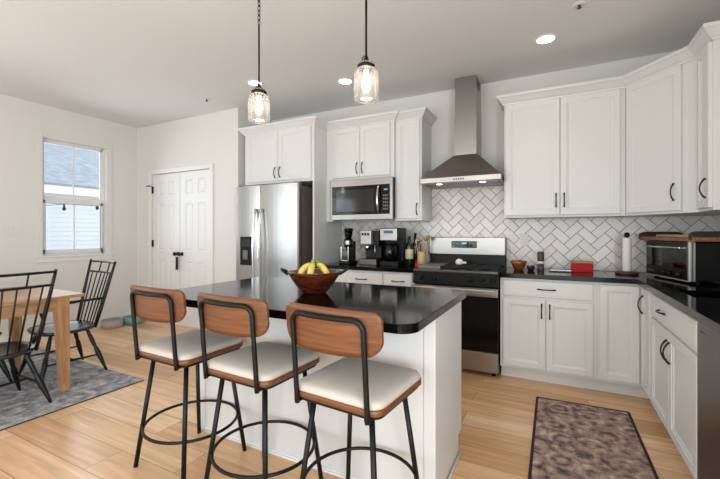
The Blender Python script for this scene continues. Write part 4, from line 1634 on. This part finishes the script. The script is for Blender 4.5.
def windsor(arms):
    """faces +y; back at -y"""
    t = thing('dining_chair', 'x', 'dining chair', (0, 0, 0))
    b = new()
    pl = []
    for k in range(28):
        a = 2 * PI * k / 28
        c, s = math.cos(a), math.sin(a)
        ex = 0.250 * (abs(c) ** 0.75) * (1 if c > 0 else -1)
        ey = 0.230 * (abs(s) ** 0.75) * (1 if s > 0 else -1)
        ex *= 1 + 0.06 * (ey / 0.215)
        pl.append((ex, ey))
    prev = None
    for sc_x, z in ((0.90, 0.382), (0.97, 0.388), (1.0, 0.400), (1.0, 0.408), (0.96, 0.415), (0.8, 0.411), (0.45, 0.404), (0.1, 0.404)):
        cur = [b.verts.new((x * sc_x, y * sc_x, z)) for x, y in pl]
        if prev:
            for k in range(28):
                f = b.faces.new([prev[k], prev[(k + 1) % 28], cur[(k + 1) % 28], cur[k]])
                f.smooth = True
        else:
            b.faces.new(cur[::-1])
        prev = cur
    b.faces.new(prev)
    obj('seat', b, 'seatblack', t)
    feet = {}
    for sx in (-1, 1):
        for sy in (-1, 1):
            b = new()
            p0 = (sx * 0.262, 0.235 if sy > 0 else -0.245, 0)
            p1 = (sx * 0.150, 0.130 if sy > 0 else -0.125, 0.395)
            turned(b, p0, p1)
            obj('leg', b, 'blackpaint', t)
            feet[sx, sy] = (Vector(p0), Vector(p1))
    mids = {}
    for sx in (-1, 1):
        b = new()
        a = feet[sx, -1][0].lerp(feet[sx, -1][1], 0.38)
        c = feet[sx, 1][0].lerp(feet[sx, 1][1], 0.38)
        tube(b, [a, a.lerp(c, 0.5), c], [0.007, 0.011, 0.007], 8)
        mids[sx] = a.lerp(c, 0.5)
        obj('stretcher', b, 'blackpaint', t)
    obj('stretcher', tube(new(), [mids[-1], mids[-1].lerp(mids[1], 0.5), mids[1]], [0.007, 0.011, 0.007], 8), 'blackpaint', t)

    def bp(u, z):
        """point on the back surface, u -1..1"""
        s = (z - 0.40) / 0.575
        x = u * (0.200 + 0.062 * s)
        y = -0.180 - 0.135 * s - 0.035 * (1 - u * u) * (0.35 + 0.65 * s)
        return (x, y, z)
    for u in (-1, 1):
        b = new()
        tube(b, [bp(u, z) for z in (0.395, 0.55, 0.70, 0.85, 0.985)], [0.011, 0.015, 0.014, 0.012, 0.010], 10)
        obj('back_post', b, 'blackpaint', t)
    for nm, z in (('top_rail', 0.968), ('mid_rail', 0.872)):
        b = new()
        tube(b, [bp(-1 + 2 * k / 12, z + (0.0)) for k in range(13)], 0.0095, 8)
        obj(nm, b, 'blackpaint', t)
    for k in range(6):
        u = -0.76 + 1.52 * k / 5
        obj('spindle', tube(new(), [bp(u, 0.40), bp(u, 0.65), bp(u, 0.872)], [0.0055, 0.007, 0.0055], 8), 'blackpaint', t)
    for u in (-0.35, 0.35):
        obj('spindle', tube(new(), [bp(u, 0.872), bp(u, 0.968)], 0.006, 8), 'blackpaint', t)
    if arms:
        for s in (-1, 1):
            b = new()
            tube(b, [bp(s * 1.0, 0.655), (s * 0.235, -0.05, 0.655), (s * 0.245, 0.10, 0.65), (s * 0.225, 0.14, 0.645)], [0.010, 0.012, 0.016, 0.012], 8)
            ar = obj('armrest', b, 'blackpaint', t)
            obj('arm_post', tube(new(), [(s * 0.215, 0.07, 0.405), (s * 0.235, 0.10, 0.55), (s * 0.243, 0.09, 0.648)], [0.009, 0.014, 0.008], 8), 'blackpaint', ar)
    return t


ca = windsor(True)
ca.location = (-3.925, 1.80, RT)
ca.rotation_euler = (0, 0, PI - math.radians(7))
tag(ca, 'black spindle-back armchair at the far end of the dining table', 'dining chair', 'black dining chairs at the oak table')
c2 = windsor(False)
c2.location = (-3.545, 1.175, RT)
c2.rotation_euler = (0, 0, PI / 2)
tag(c2, 'black spindle-back chair with its back to the kitchen, nearest the camera', 'dining chair', 'black dining chairs at the oak table')
c3 = dup(c2)
c3.location = (-4.27, 1.22, RT)
c3.rotation_euler = (0, 0, -PI / 2)
tag(c3, 'black chair on the far side of the table, only its seat showing', 'dining chair', 'black dining chairs at the oak table')

# pet bowls on the floor by the wall
for nm, lb, x, y, c, w_, h_ in (('pet_bowl', 'stone grey pet bowl on the floor at the left wall', -5.27, 2.985, (158, 146, 138), 0.125, 0.105),
                                ('pet_bowl', 'teal green pet bowl on the floor at the left wall', -5.25, 3.26, (118, 158, 150), 0.125, 0.095)):
    b = new()
    lathe(b, [(0, 0), (w_ * 0.92, 0), (w_, 0.008), (w_ * 0.97, h_), (w_ * 0.90, h_), (w_ * 0.84, 0.03), (0, 0.025)], n=32)
    t = tag(obj(nm, b, mat('glazed_stoneware', c, 0.4, var=0.2, vscale=(40, 40, 40))), lb, 'pet bowl', 'pet bowls by the wall')
    t.location = (x, y, 0)

# kitchen runner
b = new()
prism(b, [(-0.113, 1.35), (0.475, 1.35), (0.458, 3.195), (-0.121, 3.175)], 0, 0.007, 0.002)
rn = tag(obj('runner_rug', b, 'runner'), 'faded mauve and brown floral runner rug on the kitchen floor', 'rug')
b = new()
for p, q in (((-0.113, 1.35), (-0.121, 3.175)), ((-0.121, 3.175), (0.458, 3.195)), ((0.458, 3.195), (0.475, 1.35))):
    p, q = Vector(p), Vector(q)
    d_ = (q - p).normalized()
    nrm_ = Vector((-d_.y, d_.x))
    a = [p + nrm_ * 0.006, q + nrm_ * 0.006, q - nrm_ * 0.010, p - nrm_ * 0.010]
    prism(b, [tuple(v) for v in a], 0.0, 0.0085)
obj('rug_binding', b, 'rugedge', rn)

# ------------------------------------------------------------------ ceiling fixtures
for i, (x, y, lb) in enumerate(((-0.064, 3.33, 'round recessed ceiling light above the right counter'), (-1.886, 3.33, 'round recessed ceiling light seen beside the right pendant'),
                                (-2.728, 2.95, 'round recessed ceiling light seen behind the left pendant'),
                                (-0.1, 0.9, 'added round recessed ceiling light overhead, out of view, nearer than the island pendants'), (-3.6, 0.0, 'added round recessed ceiling light, out of view beside the chandelier over the dining end'))):  # last two are out of view, added to light the room
    t = thing('ceiling_light', lb, 'ceiling light', (x, y, H), 0, 'recessed ceiling lights')
    obj('trim_ring', lathe(new(), [(0.062, -0.001), (0.066, -0.006), (0.082, -0.006), (0.088, 0.0)]), 'trim', t)
    obj('lens', lathe(new(), [(0, -0.003), (0.064, -0.003), (0.064, -0.0005), (0, -0.0005)]), 'can', t)
    ld = bpy.data.lights.new('downlight', 'SPOT')
    ld.energy = 7
    ld.spot_size = 1.25
    ld.spot_blend = 0.7
    ld.shadow_soft_size = 0.06
    ld.color = (1.0, 0.95, 0.89)
    lo2 = bpy.data.objects.new('downlight', ld)
    COL.objects.link(lo2)
    lo2.location = (x, y, H - 0.012)
for x, y, lb in ((0.146, 2.93, 'small ceiling sprinkler above the right counter'), (-3.548, 3.05, 'small ceiling sprinkler in front of the closet wall')):
    t = thing('ceiling_sprinkler', lb, 'sprinkler', (x, y, H), 0)
    obj('escutcheon', lathe(new(), [(0, -0.006), (0.02, -0.006), (0.042, -0.003), (0.045, 0), (0, 0)]), 'trim', t)
    obj('sprinkler_head', lathe(new(), [(0, -0.028), (0.014, -0.026), (0.012, -0.02), (0.006, -0.018), (0.01, -0.006), (0, -0.006)]), 'darksteel', t)


def pendant(x, y, z0, chain, label):
    t = thing('pendant_light', label, 'pendant light', (x, y, H), 0)

    def zz(z):
        return z - H
    obj('ceiling_canopy', lathe(new(), [(0, -0.025), (0.055, -0.02), (0.062, 0), (0, 0)]), 'black', t)
    rt = z0 + 0.20
    if chain:
        b = new()
        zc = 2.545
        tube(b, [(0, 0, zz(rt + 0.03)), (0, 0, zz(zc))], 0.0055, 8)
        obj('rod', b, 'black', t)
        z = zc
        k = 0
        b = new()
        while z < H - 0.03:
            pts = []
            for i in range(12):
                a = 2 * PI * i / 12
                u, v = 0.009 * math.cos(a), 0.019 * math.sin(a)
                pts.append((u if k % 2 else 0, 0 if k % 2 else u, zz(z + 0.017) + v))
            tube(b, pts, 0.0026, 6, closed=True)
            z += 0.029
            k += 1
        obj('chain', b, 'black', t)
    else:
        b = new()
        tube(b, [(0, 0, zz(rt + 0.03)), (0, 0, -0.02)], 0.0065, 8)
        obj('rod', b, 'black', t)
    b = new()
    lathe(b, [(0, zz(rt + 0.035)), (0.010, zz(rt + 0.034)), (0.013, zz(rt + 0.018)), (0.022, zz(rt + 0.010)), (0.022, zz(rt + 0.002)), (0, zz(rt + 0.002))])
    tube(b, [(-0.022, 0, zz(rt + 0.0)), (-0.024, 0, zz(rt + 0.03)), (-0.014, 0, zz(rt + 0.042)), (-0.006, 0, zz(rt + 0.03))], 0.003, 6)
    obj('socket_cap', b, 'black', t)
    R = 0.066
    b = new()
    prof = [(0.0, z0), (R * 0.8, z0), (R * 0.96, z0 + 0.006), (R, z0 + 0.02), (R, z0 + 0.13), (R * 0.93, z0 + 0.152), (R * 0.78, z0 + 0.165), (0.040, z0 + 0.172), (0.040, z0 + 0.198), (0.022, z0 + 0.203)]
    lathe(b, [(r, zz(z)) for r, z in prof], n=32)
    obj('glass_jar', b, 'jar', t)
    b = new()
    lathe(b, [(0.041, zz(z0 + 0.170)), (0.047, zz(z0 + 0.172)), (0.047, zz(z0 + 0.186)), (0.041, zz(z0 + 0.190))])
    obj('metal_collar', b, 'black', t)
    b = new()
    lathe(b, [(r, zz(z0 + z)) for r, z in ((0, 0.045), (0.010, 0.048), (0.020, 0.065), (0.024, 0.085), (0.019, 0.115), (0.012, 0.135), (0.012, 0.16), (0, 0.16))], n=20)
    obj('bulb', b, 'bulb', t)
    ld = bpy.data.lights.new('pendant_glow', 'POINT')
    ld.energy = 3.2
    ld.shadow_soft_size = 0.06
    ld.color = (1.0, 0.85, 0.66)
    lo2 = bpy.data.objects.new('pendant_glow', ld)
    COL.objects.link(lo2)
    lo2.location = (x, y, z0 - 0.03)


# chandelier over the dining table (left of the picture; it shows in reflections and lights the ceiling)
ch = thing('chandelier', 'black six-arm chandelier above the dining table', 'chandelier', (-4.0, 0.75, H), 0)
b = new()
lathe(b, [(0, -0.03), (0.06, -0.025), (0.065, 0), (0, 0)])
tube(b, [(0, 0, -0.02), (0, 0, -0.80)], 0.007, 8)
lathe(b, [(0, -0.84), (0.03, -0.82), (0.04, -0.78), (0.02, -0.74), (0, -0.73)])
obj('chandelier_stem', b, 'black', ch)
for k in range(6):
    a = k * PI / 3
    b = new()
    tube(b, [(0.02 * math.cos(a), 0.02 * math.sin(a), -0.79), (0.14 * math.cos(a), 0.14 * math.sin(a), -0.84), (0.26 * math.cos(a), 0.26 * math.sin(a), -0.80), (0.30 * math.cos(a), 0.30 * math.sin(a), -0.73)], 0.006, 8)
    am = obj('chandelier_arm', b, 'black', ch)
    obj('bulb', lathe(new(), [(0, -0.73), (0.012, -0.72), (0.026, -0.68), (0.022, -0.645), (0, -0.625)], 0.30 * math.cos(a), 0.30 * math.sin(a), 14), 'bulb', am)
ld = bpy.data.lights.new('chandelier_glow', 'POINT')
ld.energy = 5
ld.shadow_soft_size = 0.30
ld.color = (1.0, 0.97, 0.93)
lo2 = bpy.data.objects.new('chandelier_glow', ld)
COL.objects.link(lo2)
lo2.location = (-4.0, 0.75, 1.98)

pendant(-1.634, 1.80, 1.945, True, 'left glass jar pendant light hanging by chain above the island')
pendant(-0.892, 1.80, 1.957, False, 'right glass jar pendant light on a straight rod above the island')

# ------------------------------------------------------------------ outside the window
nh = thing('neighbor_house', 'white sided neighbouring house with grey roof outside the window', 'house', (-9.6, 4.0, -0.6))
b = new()
for k in range(28):
    z = 0.0 + k * 0.10
    pl = [(0.0, z), (0.014, z), (0.002, z + 0.10), (0.0, z + 0.10)]
    prism(b, pl, -4, 6, 0, mtx=Matrix(((1, 0, 0, 0), (0, 0, 1, 0), (0, 1, 0, 0), (0, 0, 0, 1))))
box(b, -3.0, 0.0, -4, 6, 0, 2.8)
obj('siding_wall', b, mat('pale_siding', (206, 212, 218), 0.6), nh)
b = new()
box(b, 0.0, 0.14, -4, 6, 2.72, 2.86)
box(b, 0.10, 0.16, -4, 6, 2.70, 2.90)
obj('fascia', b, 'trim', nh)
b = new()
mt = Matrix.Translation((0.18, 1.0, 2.88)) @ Matrix.Rotation(-math.radians(-36), 4, 'Y')
box(b, -4.6, 0.0, -5, 5, 0.0, 0.05, mtx=mt)
obj('roof', b, mat('grey_shingles', (150, 160, 170), 0.85, bump=0.8, bscale=(18, 7, 18), var=0.22, vscale=(14, 5, 14)), nh)
struct('ground', box(new(), -16, XL - T - 0.01, -6, 12, -0.7, -0.6), mat('pale_yard', (190, 190, 186), 0.9))
sl = thing('string_lights', 'string of small hanging bulbs outside the window', 'string lights', (-6.4, 2.6, 1.60))
b = new()
pw = []
for k in range(25):
    y = -1.6 + k * 0.15
    pw.append((0, y, 0.02 + 0.10 * abs(math.sin(k * PI / 12 + 0.4))))
tube(b, pw, 0.004, 6)
obj('wire', b, 'blackplastic', sl)
for k in range(1, 25, 3):
    p = pw[k]
    b = new()
    lathe(b, [(0, p[2] - 0.10), (0.018, p[2] - 0.09), (0.024, p[2] - 0.06), (0.012, p[2] - 0.04), (0.014, p[2]), (0, p[2])], p[0], p[1], 12)
    obj('hanging_bulb', b, 'blackplastic', sl)
